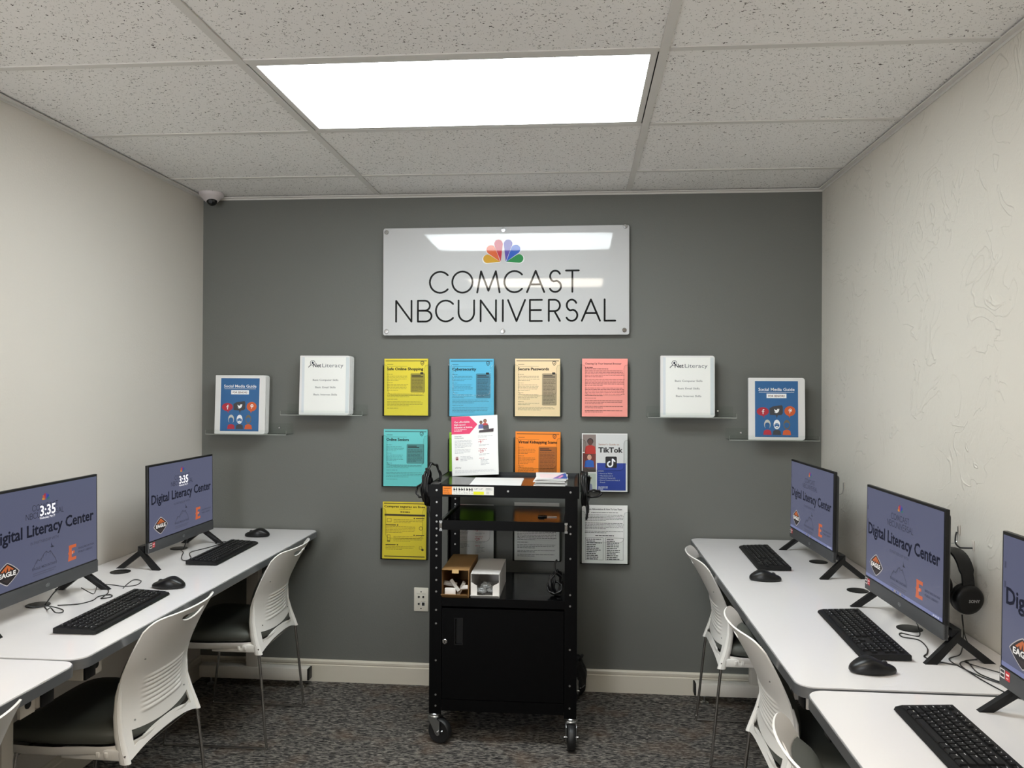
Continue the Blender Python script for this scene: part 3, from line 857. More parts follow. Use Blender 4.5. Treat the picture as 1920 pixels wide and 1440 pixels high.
def make_aio(clock):
    root = thing('all_in_one_computer', (0, 0, 0))
    tilt = RT(-0.012, 'X') @ Matrix.Diagonal((1, 1, 0.966, 1))
    b = MB()
    prof = [(-0.27, 0.270, 0.0)]
    b.box(-0.27, 0.27, 0.0, 0.012, 0.062, 0.412, M['black_plastic'], bev=0.002)
    b.box(-0.235, 0.235, 0.012, 0.034, 0.075, 0.395, M['dark_grey'], bev=0.010, seg=3)
    for v in range(len(b.v)): b.v[v] = TR(0, 0, 0.062) @ tilt @ TR(0, 0, -0.062) @ b.v[v]
    b.build('body', root)
    T = TR(0, 0, 0.062) @ tilt @ TR(0, 0, -0.062)
    s = MB(); screen_picture(s, clock, -0.0006)
    s.v = [T @ v for v in s.v]
    s.build('screen', root, smooth=0)
    c = MB().box(-0.270, 0.270, -0.002, 0.012, 0.0615, 0.1035, M['chin_grey'], bev=0.0015)
    c.v = [T @ v for v in c.v]
    ch = c.build('chin', root)
    lg = MB()
    lg.face([(0.0095 * math.cos(a), 0.082 + 0.0052 * math.sin(a)) for a in [2 * PI * i / 24 for i in range(24)]], flat((150, 152, 154), 0.35), y=-0.0024)
    lg.face([(0.0084 * math.cos(a), 0.082 + 0.0043 * math.sin(a)) for a in [2 * PI * i / 24 for i in range(24)]], M['chin_grey'], y=-0.0026)
    lg.text('DELL', 0.0058, 0, 0.0799, flat((170, 172, 174), 0.35), align='CENTER', y=-0.0029)
    lg.v = [T @ v for v in lg.v]
    lg.build('badge', ch, smooth=0)
    st = MB()
    st.rect(-0.266, -0.247, 0.080, 0.101, flat((225, 222, 220)), y=-0.0024).rect(-0.264, -0.249, 0.083, 0.090, flat((40, 40, 42)), y=-0.0027).rect(-0.264, -0.249, 0.093, 0.099, flat((60, 60, 62)), y=-0.0027)
    st.v = [T @ v for v in st.v]
    st.build('sticker', ch, smooth=0)
    st = MB()
    st.rect(-0.244, -0.226, 0.080, 0.101, flat((196, 52, 58)), y=-0.0024).rect(-0.241, -0.229, 0.0915, 0.0955, flat((240, 225, 222)), y=-0.0027).rect(-0.241, -0.232, 0.084, 0.0865, flat((240, 200, 198)), y=-0.0027)
    st.v = [T @ v for v in st.v]
    st.build('sticker', ch, smooth=0)
    # shallow inverted V legs at both ends
    for sx in (-1, 1):
        lg = MB()
        for y0, z0, y1 in ((0.052, 0.074, -0.048), (0.028, 0.074, 0.138)):
            d = 1 if y1 > y0 else -1
            x0, x1 = sx * 0.246, sx * (0.268 if d < 0 else 0.250)
            w = 0.030
            q = 0.0075
            vs = []
            for o in (-q, q):
                vs += [(x0 + o, y0, z0 - 0.012), (x0 + o, y0, z0 + 0.012), (x1 + o, y1, 0.0), (x1 + o, y1 - d * w, 0.0)]
            lg.add(vs, [(0, 1, 2, 3), (7, 6, 5, 4), (0, 4, 5, 1), (1, 5, 6, 2), (2, 6, 7, 3), (3, 7, 4, 0)], M['black_plastic'])
        lg.box(min(sx * 0.19, sx * 0.2535), max(sx * 0.19, sx * 0.2535), 0.030, 0.052, 0.064, 0.0865, M['black_plastic'])
        lg.build('stand_leg', root, smooth=0)
    return root
G_PC = 'all-in-one computers on the white tables'
PC1 = make_aio(True)
PC1.location = (-1.646, 3.188, TZ); PC1.rotation_euler = (0, 0, PI / 2)
tag(PC1, 'all-in-one computer showing 3:35, on the left table nearest the grey wall', 'computer', G_PC)
dup(PC1, (-1.662, 2.360, TZ), PI / 2 + 0.02, 'all-in-one computer showing 3:35, cut off by the left picture edge')
PC2 = make_aio(False)
PC2.location = (0.937, 3.318, TZ); PC2.rotation_euler = (0, 0, -PI / 2 + 0.03)
tag(PC2, 'all-in-one computer on the right table, nearest the grey wall', 'computer', G_PC)
dup(PC2, (0.938, 2.410, TZ), -PI / 2 + 0.015, 'all-in-one computer on the right with headphones hanging behind it')
dup(PC2, (0.930, 1.570, TZ), -PI / 2, 'all-in-one computer cut off by the right picture edge')

# ================================================================== keyboards and mice
def make_keyboard():
    root = thing('keyboard', (0, 0, 0))
    Wk, Dk = 0.443, 0.142
    b = MB()
    prof = [(0.0, 0.0035), (0.004, 0.011), (0.020, 0.0155), (Dk - 0.004, 0.0225), (Dk, 0.019), (Dk, 0.004), (0.01, 0.0015)]
    n = len(prof)
    for x in (-Wk / 2, Wk / 2): pass
    vs = [(-Wk / 2, y, z) for y, z in prof] + [(Wk / 2, y, z) for y, z in prof]
    b.add(vs, [list(range(n))[::-1], list(range(n, 2 * n))] + [[i, (i + 1) % n, n + (i + 1) % n, n + i] for i in range(n)], M['black_plastic'])
    b.build('case', root, smooth=30)
    keys = MB()
    u = 0.0190
    def zc(y): return 0.0150 + (y - 0.018) * (0.0225 - 0.0155) / (Dk - 0.024)
    rows = [
        (0.108 + 0.014, [(0, 1), (2, 1), (3, 1), (4, 1), (5, 1), (6.5, 1), (7.5, 1), (8.5, 1), (9.5, 1), (11, 1), (12, 1), (13, 1), (14, 1), (15.25, 1), (16.25, 1), (17.25, 1), (18.5, 1), (19.5, 1), (20.5, 1), (21.5, 1)], 0.0125),
        (0.099, [(i, 1) for i in range(13)] + [(13, 2), (15.25, 1), (16.25, 1), (17.25, 1), (18.5, 1), (19.5, 1), (20.5, 1), (21.5, 1)], 0.0165),
        (0.0805, [(0, 1.5)] + [(1.5 + i, 1) for i in range(12)] + [(13.5, 1.5), (15.25, 1), (16.25, 1), (17.25, 1), (18.5, 1), (19.5, 1), (20.5, 1), (21.5, 1)], 0.0165),
        (0.062, [(0, 1.75)] + [(1.75 + i, 1) for i in range(11)] + [(12.75, 2.25), (18.5, 1), (19.5, 1), (20.5, 1)], 0.0165),
        (0.0435, [(0, 2.25)] + [(2.25 + i, 1) for i in range(10)] + [(12.25, 2.75), (16.25, 1), (18.5, 1), (19.5, 1), (20.5, 1), (21.5, 1)], 0.0165),
        (0.025, [(0, 1.25), (1.25, 1.25), (2.5, 1.25), (3.75, 6.25), (10, 1.25), (11.25, 1.25), (12.5, 1.25), (13.75, 1.25), (15.25, 1), (16.25, 1), (17.25, 1), (18.5, 2), (20.5, 1)], 0.0165)]
    x0 = -Wk / 2 + 0.0125
    k = (Wk - 0.025) / (22.5 * u)
    for yc, ks, d in rows:
        for a, w in ks:
            xa, xb = x0 + a * u * k + 0.0011, x0 + (a + w) * u * k - 0.0011
            ya, yb = yc - d / 2, yc + d / 2
            z = zc(yc)
            h = 0.0048
            i = 0.0012
            vs = [(xa, ya, z), (xb, ya, z), (xb, yb, z), (xa, yb, z), (xa + i, ya + i, z + h), (xb - i, ya + i, z + h), (xb - i, yb - i, z + h), (xa + i, yb - i, z + h)]
            keys.add(vs, [(4, 5, 6, 7), (0, 1, 5, 4), (1, 2, 6, 5), (2, 3, 7, 6), (3, 0, 4, 7)], M['key_black'])
            if not (w > 6):
                lw = 0.0034 if w <= 1 else 0.007
                vs = [(xa + 0.003, yb - 0.0052, z + h + 0.0002), (xa + 0.003 + lw, yb - 0.0052, z + h + 0.0002), (xa + 0.003 + lw, yb - 0.0034, z + h + 0.0002), (xa + 0.003, yb - 0.0034, z + h + 0.0002)]
                keys.add(vs, [(0, 1, 2, 3)], M['legend'])
    kc = keys.build('keycaps', root, smooth=0)
    for o_ in root.children:
        for v in o_.data.vertices: v.co = Vector((v.co.x * 0.982, v.co.y * 0.895, v.co.z * 0.86))
    return root
G_KB = 'black keyboards on the white tables'
KB = make_keyboard()
def place(first, xyz, rz, label, grp, cat, used=[set()]):
    o = first if first.name not in used[0] else None
    if o is not None:
        used[0].add(first.name)
        o.location = xyz; o.rotation_euler = (0, 0, rz)
        return tag(o, label, cat, grp)
    return dup(first, xyz, rz, label, grp)
place(KB, (-1.424, 3.232, TZ), PI / 2 + 0.030, 'black keyboard in front of the computer by the grey wall, left side', G_KB, 'keyboard')
place(KB, (-1.370, 2.362, TZ), PI / 2 + 0.035, 'black keyboard on the left table nearer the camera, with mouse beyond it', G_KB, 'keyboard')
place(KB, (0.704, 3.385, TZ), -PI / 2 - 0.030, 'black keyboard on the right table nearest the grey wall', G_KB, 'keyboard')
place(KB, (0.748, 2.372, TZ), -PI / 2 - 0.035, 'black keyboard on the right, in front of the computer with headphones', G_KB, 'keyboard')
place(KB, (0.692, 1.604, TZ), -PI / 2 - 0.02, 'black keyboard on the nearest right table, at the picture corner', G_KB, 'keyboard')

def make_mouse():
    """Nose toward +Y, origin under its middle."""
    root = thing('mouse', (0, 0, 0))
    L, Wm = 0.058, 0.031
    def outline(k, h):
        r = []
        for i in range(36):
            a = 2 * PI * i / 36
            c, s = math.cos(a), math.sin(a)
            y = s * L * k
            wid = Wm * (0.93 + 0.09 * math.cos(2.2 * s) - (0.10 if s > 0 else 0.02) * abs(s))
            x = math.copysign(abs(c) ** 0.72, c) * wid * k
            hump = 0.020 + 0.0185 * math.exp(-((y + 0.012) / 0.036) ** 2)
            r.append(Vector((x, y, 0.001 + h * hump)))
        return r
    lay = [(0.90, 0.0), (0.97, 0.08), (1.0, 0.25), (0.985, 0.50), (0.93, 0.70), (0.83, 0.84), (0.66, 0.94), (0.42, 0.99), (0.18, 1.0), (0.01, 1.0)]
    MB().grid([outline(k, h) for k, h in lay], M['mouse_black'], close=True).build('body', root, smooth=80)
    w = MB().lathe([(0.002, -0.004), (0.0085, -0.0035), (0.0095, 0), (0.0085, 0.0035), (0.002, 0.004)], M['dark_grey'], TR(0, 0.028, 0.0215) @ RT(PI / 2, 'Y'), n=18)
    w.build('scroll_wheel', root)
    return root
G_MS = 'black mice on the white tables'
MS = make_mouse()
place(MS, (-1.508, 3.622, TZ), PI / 2 + 0.1, 'black mouse on the left table corner beside the grey wall', G_MS, 'mouse')
place(MS, (-1.432, 2.672, TZ), PI / 2 + 0.05, 'black mouse between the two keyboards on the left table', G_MS, 'mouse')
place(MS, (0.690, 3.008, TZ), -PI / 2 - 0.05, 'black mouse on the right table behind the headphone computer keyboard', G_MS, 'mouse')
place(MS, (0.737, 2.062, TZ), -PI / 2 + 0.05, 'black mouse on the right table beside the seam, larger in the picture', G_MS, 'mouse')

# ================================================================== things on the grey wall
def lines(m, x0, x1, z, n, lh, mt, y=-0.0004, last=0.55, hgt=0.30, seed=1):
    """Rows of small print, broken into word-sized marks; returns the z below the last row."""
    rnd = random.Random(seed * 7919 + int(x0 * 1e4) + n)
    for i in range(n):
        end = x1 - rnd.random() * 0.012 if i < n - 1 else x0 + (x1 - x0) * last
        x = x0
        while x < end - 0.002:
            w = min(rnd.uniform(0.005, 0.019), end - x)
            m.rect(x, x + w, z - lh * hgt, z, mt, y=y)
            x += w + 0.0022
        z -= lh
    return z
def shield(m, cx, cz, s, mt, inner, y):
    def sh(k): return [(cx - 0.8 * s * k, cz + 0.7 * s * k), (cx, cz + 1.0 * s * k), (cx + 0.8 * s * k, cz + 0.7 * s * k), (cx + 0.8 * s * k, cz - 0.1 * s * k), (cx + 0.45 * s * k, cz - 0.75 * s * k), (cx, cz - 1.05 * s * k), (cx - 0.45 * s * k, cz - 0.75 * s * k), (cx - 0.8 * s * k, cz - 0.1 * s * k)][::-1]
    m.face(sh(1), mt, y=y); m.face(sh(0.72), inner, y=y - 0.0002)
    ribbon(m, [(cx - 0.3 * s, cz), (cx - 0.05 * s, cz - 0.28 * s), (cx + 0.38 * s, cz + 0.3 * s)], 0.10 * s, mt, None, y - 0.0004)
def dark(c, k): return tuple(int(v * k) for v in c)

FW_, FH_ = 0.2159, 0.2765
def sheet_block(paper, tk=0.009):
    m = MB()
    m.box(-FW_ / 2, FW_ / 2, 0.0, tk, 0.0, FH_, paper)
    return m
def flyer_newsletter(col, title, box_z, tw, box_x=0.022, tag_box=True, seed=1, kicker=True):
    pm = flat(col, 0.6)
    m = sheet_block(pm)
    ink = flat(tuple(int(v * 0.12) for v in col)); soft = flat(dark(col, 0.62)); band = flat(dark(col, 0.62)); panel = flat(dark(col, 0.66))
    y = -0.0004
    x0 = -FW_ / 2 + 0.014; x1 = FW_ / 2 - 0.020
    m.rect(-FW_ / 2 + 0.006, FW_ / 2 - 0.006, FH_ - 0.013, FH_ - 0.008, band, y=y)
    shield(m, FW_ / 2 - 0.028, FH_ - 0.022, 0.011, flat(dark(col, 0.22)), pm, y - 0.0004)
    m.rect(x0, x0 + 0.030, FH_ - 0.029, FH_ - 0.0262, soft, y=y)
    if kicker: m.rect(x0, x0 + 0.10, FH_ - 0.038, FH_ - 0.0365, soft, y=y)
    if title: m.fit(title, x0, x0 + tw, FH_ - 0.056, 0.0185, ink, y=y, bold=0.042)
    zt = FH_ - 0.075
    xb = box_x
    z = zt
    for k, nn in enumerate((1, 4, 1, 5, 1, 4, 1, 5, 1, 4)):
        if z < box_z + 0.002: break
        nn = max(1, min(nn, int((z - box_z + 0.004) / 0.0068)))
        z = lines(m, x0, xb - 0.012 if nn > 1 else x0 + 0.05, z, nn, 0.0068, soft, seed=seed + k) - (0.005 if nn > 1 else 0.002)
    m.face(rrect(xb, x1 + 0.004, box_z, zt + 0.004, 0.005, 4), panel, y=y)
    m.rect(xb + 0.006, xb + 0.05, zt - 0.008, zt - 0.004, ink, y=y - 0.0002)
    m.rect(xb + 0.006, xb + 0.062, zt - 0.015, zt - 0.011, ink, y=y - 0.0002)
    lines(m, xb + 0.006, x1 - 0.002, zt - 0.024, int((zt - 0.026 - box_z) / 0.0068), 0.0068, flat(dark(col, 0.36)), y=y - 0.0002, seed=seed + 11)
    if tag_box:
        m.face(rrect(x1 - 0.018, x1 - 0.003, zt - 0.001, zt + 0.009, 0.002, 3), ink, y=y - 0.0004)
    z = min(z, box_z - 0.006)
    k = 0
    while z > 0.030:
        nn = (3, 1, 4, 1)[k % 4]
        z = lines(m, x0, x1, z, nn, 0.0068, soft, seed=seed + 20 + k, last=0.6 if nn > 1 else 0.3) - 0.005
        k += 1
    return m
def flyer_letter(col, title, seed=3, ink=None, tables=False):
    pm = flat(col, 0.6)
    m = sheet_block(pm)
    ink = flat(ink or (30, 28, 30)); y = -0.0004
    x0, x1 = -FW_ / 2 + 0.014, FW_ / 2 - 0.014
    if tables: m.fit(title, x0 + 0.012, x1 - 0.012, FH_ - 0.022, 0.0105, ink, y=y, bold=0.03)
    elif title: m.fit(title, x0, x0 + 0.172, FH_ - 0.028, 0.0120, ink, y=y, bold=0.02)
    z = FH_ - 0.033 if tables else FH_ - 0.040
    if tables:
        z = lines(m, x0 + 0.03, x1 - 0.03, z, 1, 0.008, ink, seed=seed, last=1.0) - 0.004
        for nn in (5, 5, 2):
            z = lines(m, x0, x1, z, nn, 0.0066, ink, seed=seed + nn) - 0.006
        z = lines(m, x0 + 0.05, x1 - 0.05, z, 1, 0.008, ink, seed=seed, last=1.0, hgt=0.5) - 0.004
        for k, (a, b) in enumerate(((x0 + 0.002, -0.006), (0.004, x1 - 0.006))):
            for (p, q, r, s2) in ((a, b, z - 0.0012, z), (a, b, 0.016, 0.0172), (a, a + 0.0012, 0.016, z), (b - 0.0012, b, 0.016, z)):
                m.rect(p, q, r, s2, ink, y=y)
            zz = z - 0.006; i = 0
            while zz > 0.022:
                lines(m, a + 0.006, a + 0.006 + 0.035 + 0.040 * random.Random(i + 31 * k).random(), zz, 1, 0.0085, ink, seed=seed + i, last=1.0, hgt=0.45)
                zz -= 0.0085; i += 1
    else:
        z = lines(m, x0, x0 + 0.04, z, 1, 0.008, ink, seed=seed, last=1.0, hgt=0.5)
        z = lines(m, x0, x0 + 0.11, z, 1, 0.009, ink, seed=seed + 1, last=1.0)
        for k, nn in enumerate((5, 5, 6, 1, 3, 2, 2)):
            z = lines(m, x0, x1, z, nn, 0.0072, ink, seed=seed + k, last=0.45 if nn > 1 else 0.28) - 0.0052
            if z < 0.02: break
    return m
def flyer_spanish():
    col = (214, 192, 42)
    m = sheet_block(flat(col, 0.6)); y = -0.0004
    ink = flat((52, 40, 8)); soft = flat((128, 112, 22))
    x0, x1 = -FW_ / 2 + 0.010, FW_ / 2 - 0.006
    m.rect(x0 - 0.004, x1, FH_ - 0.009, FH_ - 0.005, ink, y=y)
    m.fit('Compras seguras en linea', x0 - 0.002, x1, FH_ - 0.027, 0.0145, ink, y=y, bold=0.03)
    lines(m, -0.026, 0.034, FH_ - 0.034, 1, 0.008, soft, last=1.0)
    lines(m, -0.020, 0.028, FH_ - 0.046, 1, 0.009, ink, last=1.0, hgt=0.5)
    m.rect(x0, x1, FH_ - 0.068, FH_ - 0.059, ink, y=y)
    for k, (zz, nn, right) in enumerate(((FH_ - 0.076, 3, True), (FH_ - 0.110, 5, False), (FH_ - 0.158, 4, True), (FH_ - 0.206, 3, False))):
        a, b = (x0 + 0.045, x1 - 0.003) if right else (x0 + 0.006, x1 - 0.045)
        if right: m.rect(x1 - 0.045, x1 - 0.003, zz - 0.004, zz, ink, y=y); m.rect(x1 - 0.056, x1 - 0.050, zz - 0.005, zz + 0.001, ink, y=y)
        else: m.rect(a, a + 0.050, zz - 0.004, zz, ink, y=y); m.rect(a + 0.056, a + 0.062, zz - 0.005, zz + 0.001, ink, y=y)
        lines(m, a, b, zz - 0.009, nn, 0.0072, soft, seed=40 + k)
    def frame(a, b, c, d, w=0.0022):
        for (p, q, r, s2) in ((a, b, c, c + w), (a, b, d - w, d), (a, a + w, c, d), (b - w, b, c, d)): m.rect(p, q, r, s2, soft, y=y)
    frame(x0 + 0.012, x0 + 0.034, FH_ - 0.098, FH_ - 0.080); frame(x0 + 0.014, x0 + 0.029, FH_ - 0.190, FH_ - 0.160)
    m.rect(x0 + 0.014, x0 + 0.029, FH_ - 0.1935, FH_ - 0.190, ink, y=y)
    m.face(circ(x1 - 0.020, FH_ - 0.126, 0.010, 16), soft, y=y); m.face(circ(x1 - 0.020, FH_ - 0.126, 0.007, 16), flat(col, 0.6), y=y - 0.0003)
    frame(x1 - 0.028, x1 - 0.013, FH_ - 0.228, FH_ - 0.214); m.face(circ(x1 - 0.011, FH_ - 0.230, 0.006, 12), ink, y=y - 0.0003)
    m.rect(x0, x1, 0.010, 0.0145, ink, y=y)
    return m
PINK, RED = (214, 44, 96), (196, 40, 52)
def person_bits(m, cx, cz, s, skin, hair, top, y):
    m.face([(cx - 0.9 * s, cz - 1.9 * s), (cx + 0.9 * s, cz - 1.9 * s), (cx + 0.75 * s, cz - 0.75 * s), (cx, cz - 0.45 * s), (cx - 0.75 * s, cz - 0.75 * s)], flat(top), y=y)
    m.face(circ(cx, cz + 0.08 * s, 0.50 * s, 14), flat(hair), y=y - 0.0002)
    m.face([(cx + 0.40 * s * math.cos(a), cz - 0.06 * s + 0.50 * s * math.sin(a)) for a in [2 * PI * i / 14 for i in range(14)]], flat(skin), y=y - 0.0004)
def flyer_offer(tk=0.009):
    m = MB().box(-FW_ / 2, FW_ / 2, 0.0, tk, 0.0, FH_, M['paper']); y = -0.0004
    x0 = -FW_ / 2
    pk = flat(PINK); gy = flat((150, 150, 155)); rd = flat((176, 36, 60)); dk = flat((70, 70, 78))
    zt, zb = FH_ - 0.001, FH_ - 0.084
    m.face([(x0, zb), (x0 + 0.084, zb), (x0 + 0.122, (zb + zt) / 2 + 0.002), (x0 + 0.084, zt), (x0, zt)], pk, y=y)
    wh = flat((250, 246, 246))
    for i, (tx, w) in enumerate((('Get affordable', 0.072), ('high-speed', 0.052), ('internet at home.', 0.086))):
        m.fit(tx, x0 + 0.013, x0 + 0.013 + w, FH_ - 0.031 - 0.0125 * i, 0.0118, wh, y=y - 0.0004, bold=0.03)
    for i in range(2): lines(m, x0 + 0.013, x0 + 0.070 - 0.022 * i, FH_ - 0.062 - 0.006 * i, 1, 0.006, wh, y=y - 0.0004, last=1.0, seed=5 + i)
    person_bits(m, x0 + 0.158, FH_ - 0.027, 0.017, (150, 96, 70), (38, 28, 26), (176, 40, 44), y - 0.0002)
    person_bits(m, x0 + 0.139, FH_ - 0.033, 0.015, (120, 78, 58), (30, 24, 24), (92, 96, 150), y - 0.0008)
    m.face([(x0 + 0.128, zb + 0.004), (x0 + 0.196, zb + 0.006), (x0 + 0.198, zb + 0.022), (x0 + 0.165, zb + 0.018), (x0 + 0.130, zb + 0.014)], flat((52, 36, 44)), y=y - 0.0014)
    m.face([(x0 + 0.150, zb + 0.018), (x0 + 0.176, zb + 0.020), (x0 + 0.174, zb + 0.038), (x0 + 0.148, zb + 0.036)], flat((70, 64, 70)), y=y - 0.0016)
    m.fit('internet', x0 + 0.014, x0 + 0.046, FH_ - 0.097, 0.0085, dk, y=y); m.fit('essentials', x0 + 0.014, x0 + 0.056, FH_ - 0.105, 0.0085, dk, y=y)
    z = lines(m, x0 + 0.014, x0 + 0.098, FH_ - 0.114, 7, 0.0054, gy, seed=8, hgt=0.3)
    lines(m, x0 + 0.014, x0 + 0.094, z - 0.004, 4, 0.0054, gy, seed=9, hgt=0.3)
    m.face(circ(x0 + 0.024, FH_ - 0.197, 0.0102, 18), flat((214, 196, 196)), y=y); person_bits(m, x0 + 0.024, FH_ - 0.193, 0.006, (140, 90, 70), (40, 30, 30), (110, 40, 44), y - 0.0003)
    lines(m, x0 + 0.040, x0 + 0.100, FH_ - 0.187, 4, 0.0066, gy, seed=10, hgt=0.3)
    xr = x0 + 0.124
    lines(m, xr, xr + 0.074, FH_ - 0.095, 2, 0.005, gy, seed=11, hgt=0.3)
    for zz, big in ((FH_ - 0.130, '9'), (FH_ - 0.173, '29')):
        lines(m, xr + 0.002, xr + 0.040, zz + 0.019, 1, 0.006, rd, seed=12, last=1.0, hgt=0.3)
        m.text('$', 0.009, xr + 0.001, zz + 0.005, rd, y=y, bold=0.01)
        m.text(big, 0.0185, xr + 0.007, zz, rd, y=y, bold=0.012)
        m.text('95', 0.0075, xr + (0.018 if big == '9' else 0.0285), zz + 0.0075, rd, y=y)
        lines(m, xr + 0.003, xr + 0.054, zz - 0.006, 2, 0.0048, gy, seed=13, last=0.6, hgt=0.3)
    lines(m, xr + 0.003, xr + 0.026, FH_ - 0.198, 1, 0.006, rd, seed=14, last=1.0, hgt=0.35)
    lines(m, xr + 0.010, xr + 0.050, FH_ - 0.205, 5, 0.006, gy, seed=15, hgt=0.3)
    m.fit('xfinity', x0 + 0.014, x0 + 0.043, FH_ - 0.243, 0.011, dk, y=y)
    lines(m, x0 + 0.014, FW_ / 2 - 0.012, 0.024, 4, 0.0035, flat((186, 186, 190)), seed=16, hgt=0.4)
    return m
def flyer_tiktok():
    m = sheet_block(M['paper']); y = -0.0004
    x0 = -FW_ / 2
    gp = flat((206, 207, 206)); bl = flat((38, 62, 150)); wh = flat((240, 242, 246)); ink = M['ink']
    m.rect(x0 + 0.069, FW_ / 2 - 0.002, 0.128, FH_ - 0.004, gp, y=y)
    m.rect(x0 + 0.072, FW_ / 2 - 0.008, 0.006, 0.136, bl, y=y - 0.0002)
    m.fit("Senior's Guide to", x0 + 0.079, x0 + 0.177, FH_ - 0.056, 0.0115, flat((164, 112, 88)), y=y - 0.0002, bold=0.012)
    m.fit('TikTok', x0 + 0.079, x0 + 0.193, FH_ - 0.090, 0.034, ink, y=y - 0.0002, bold=0.035)
    cx, cz = x0 + 0.139, 0.140
    m.face(rrect(cx - 0.027, cx + 0.027, cz - 0.027, cz + 0.027, 0.006, 5), ink, y=y - 0.0006)
    nx, nz = cx - 0.004, cz - 0.005
    ring = circ(nx - 0.001, nz - 0.004, 0.0115, 22, PI * 0.55, PI * 2.0)
    ribbon(m, ring, 0.0035, wh, None, y - 0.0010)
    ribbon(m, [(nx + 0.0105, nz - 0.004), (nx + 0.0105, nz + 0.019)], 0.0035, wh, None, y - 0.0011)
    m.face([(nx + 0.0075, nz + 0.022), (nx + 0.0135, nz + 0.022), (nx + 0.024, nz + 0.012), (nx + 0.024, nz + 0.005), (nx + 0.012, nz + 0.012)], wh, y=y - 0.0012)
    m.fit('INSIDE', x0 + 0.078, x0 + 0.104, 0.095, 0.0085, wh, y=y - 0.0004, bold=0.02)
    for i, (tx, w) in enumerate((('How to use TikTok', 0.058), ('Why Seniors Like It', 0.060), ('Advice for Staying Safe', 0.072), ('How to Connect with Family &', 0.094), ('Friends', 0.024))):
        zz = 0.083 - 0.0105 * i
        m.fit(tx, x0 + 0.087, x0 + 0.087 + w, zz, 0.0085, wh, y=y - 0.0004, bold=0.015)
        if i < 4: m.face(circ(x0 + 0.082, zz + 0.003, 0.0010, 8), wh, y=y - 0.0004)
    lines(m, x0 + 0.078, x0 + 0.125, 0.024, 3, 0.0056, wh, y=y - 0.0004, seed=3, hgt=0.35)
    # three small photographs of people in the left strip
    for z0, z1, bg in ((FH_ - 0.089, FH_ - 0.005, (132, 118, 112)), (FH_ - 0.184, FH_ - 0.094, (108, 46, 38)), (FH_ - 0.272, FH_ - 0.190, (186, 192, 182))):
        m.rect(x0 + 0.004, x0 + 0.067, z0, z1, flat(bg), y=y - 0.0002)
    person_bits(m, x0 + 0.040, FH_ - 0.040, 0.030, (84, 52, 44), (40, 36, 38), (176, 40, 30), y - 0.0004)
    person_bits(m, x0 + 0.036, FH_ - 0.112, 0.026, (196, 150, 128), (58, 40, 36), (32, 88, 170), y - 0.0004)
    m.rect(x0 + 0.004, x0 + 0.067, FH_ - 0.184, FH_ - 0.166, flat((70, 60, 56)), y=y - 0.0012)
    person_bits(m, x0 + 0.028, FH_ - 0.222, 0.026, (206, 158, 134), (130, 108, 70), (122, 124, 150), y - 0.0004)
    m.rect(x0 + 0.012, x0 + 0.046, FH_ - 0.216, FH_ - 0.208, flat((120, 100, 62)), y=y - 0.0014)
    return m

def make_holder():
    root = thing('brochure_holder', (0, 0, 0))
    w, d, h = 0.232, 0.030, 0.246
    # back panel, sides, floor
    b = MB().box(-w / 2, w / 2, d - 0.002, d, -0.004, h + 0.004, M['acrylic']); b.build('back_panel', root, smooth=0)
    for s in (-1, 1):
        MB().box(min(s * w / 2, s * (w / 2 - 0.002)), max(s * w / 2, s * (w / 2 - 0.002)), 0.002, d - 0.002, -0.004, h - 0.004, M['acrylic']).build('side_panel', root, smooth=0)
    MB().box(-w / 2 + 0.002, w / 2 - 0.002, 0.002, d - 0.002, -0.004, -0.002, M['acrylic_edge']).build('floor_panel', root, smooth=0)
    a, zb, r = 0.090, 0.100, 0.022
    pts = [(-w / 2, -0.004), (w / 2, -0.004), (w / 2, h)]
    pts += [(a + 0.018, h), (a + 0.005, h - 0.004), (a, h - 0.018)]
    pts += [(a - r + r * math.cos(t_), zb + r + r * math.sin(t_)) for t_ in [-PI / 2 * i / 5 for i in range(6)]]
    pts += [(-a + r + r * math.cos(t_), zb + r + r * math.sin(t_)) for t_ in [-PI / 2 - PI / 2 * i / 5 for i in range(6)]]
    pts += [(-a, h - 0.018), (-a - 0.005, h - 0.004), (-a - 0.018, h), (-w / 2, h)]
    n = len(pts)
    f = MB()
    f.add([(x, 0.0, z) for x, z in pts], [list(range(n))], M['acrylic'])
    f.add([(x, 0.0018, z) for x, z in pts], [list(range(n))[::-1]], M['acrylic'])
    f.add([(x, 0.0, z) for x, z in pts] + [(x, 0.0018, z) for x, z in pts], [[i, n + i, n + (i + 1) % n, (i + 1) % n] for i in range(n)], M['acrylic_edge'])
    notch = [(x, z) for x, z in pts if z < h - 0.0001 or abs(x) < a + 0.03][2:]
    ribbon(f, notch, 0.00065, M['acrylic_line'], None, -0.0003)
    f.build('front_panel', root, smooth=0)
    return root
G_H = 'clear acrylic brochure holders in rows on the grey wall'
HOLD = make_holder()
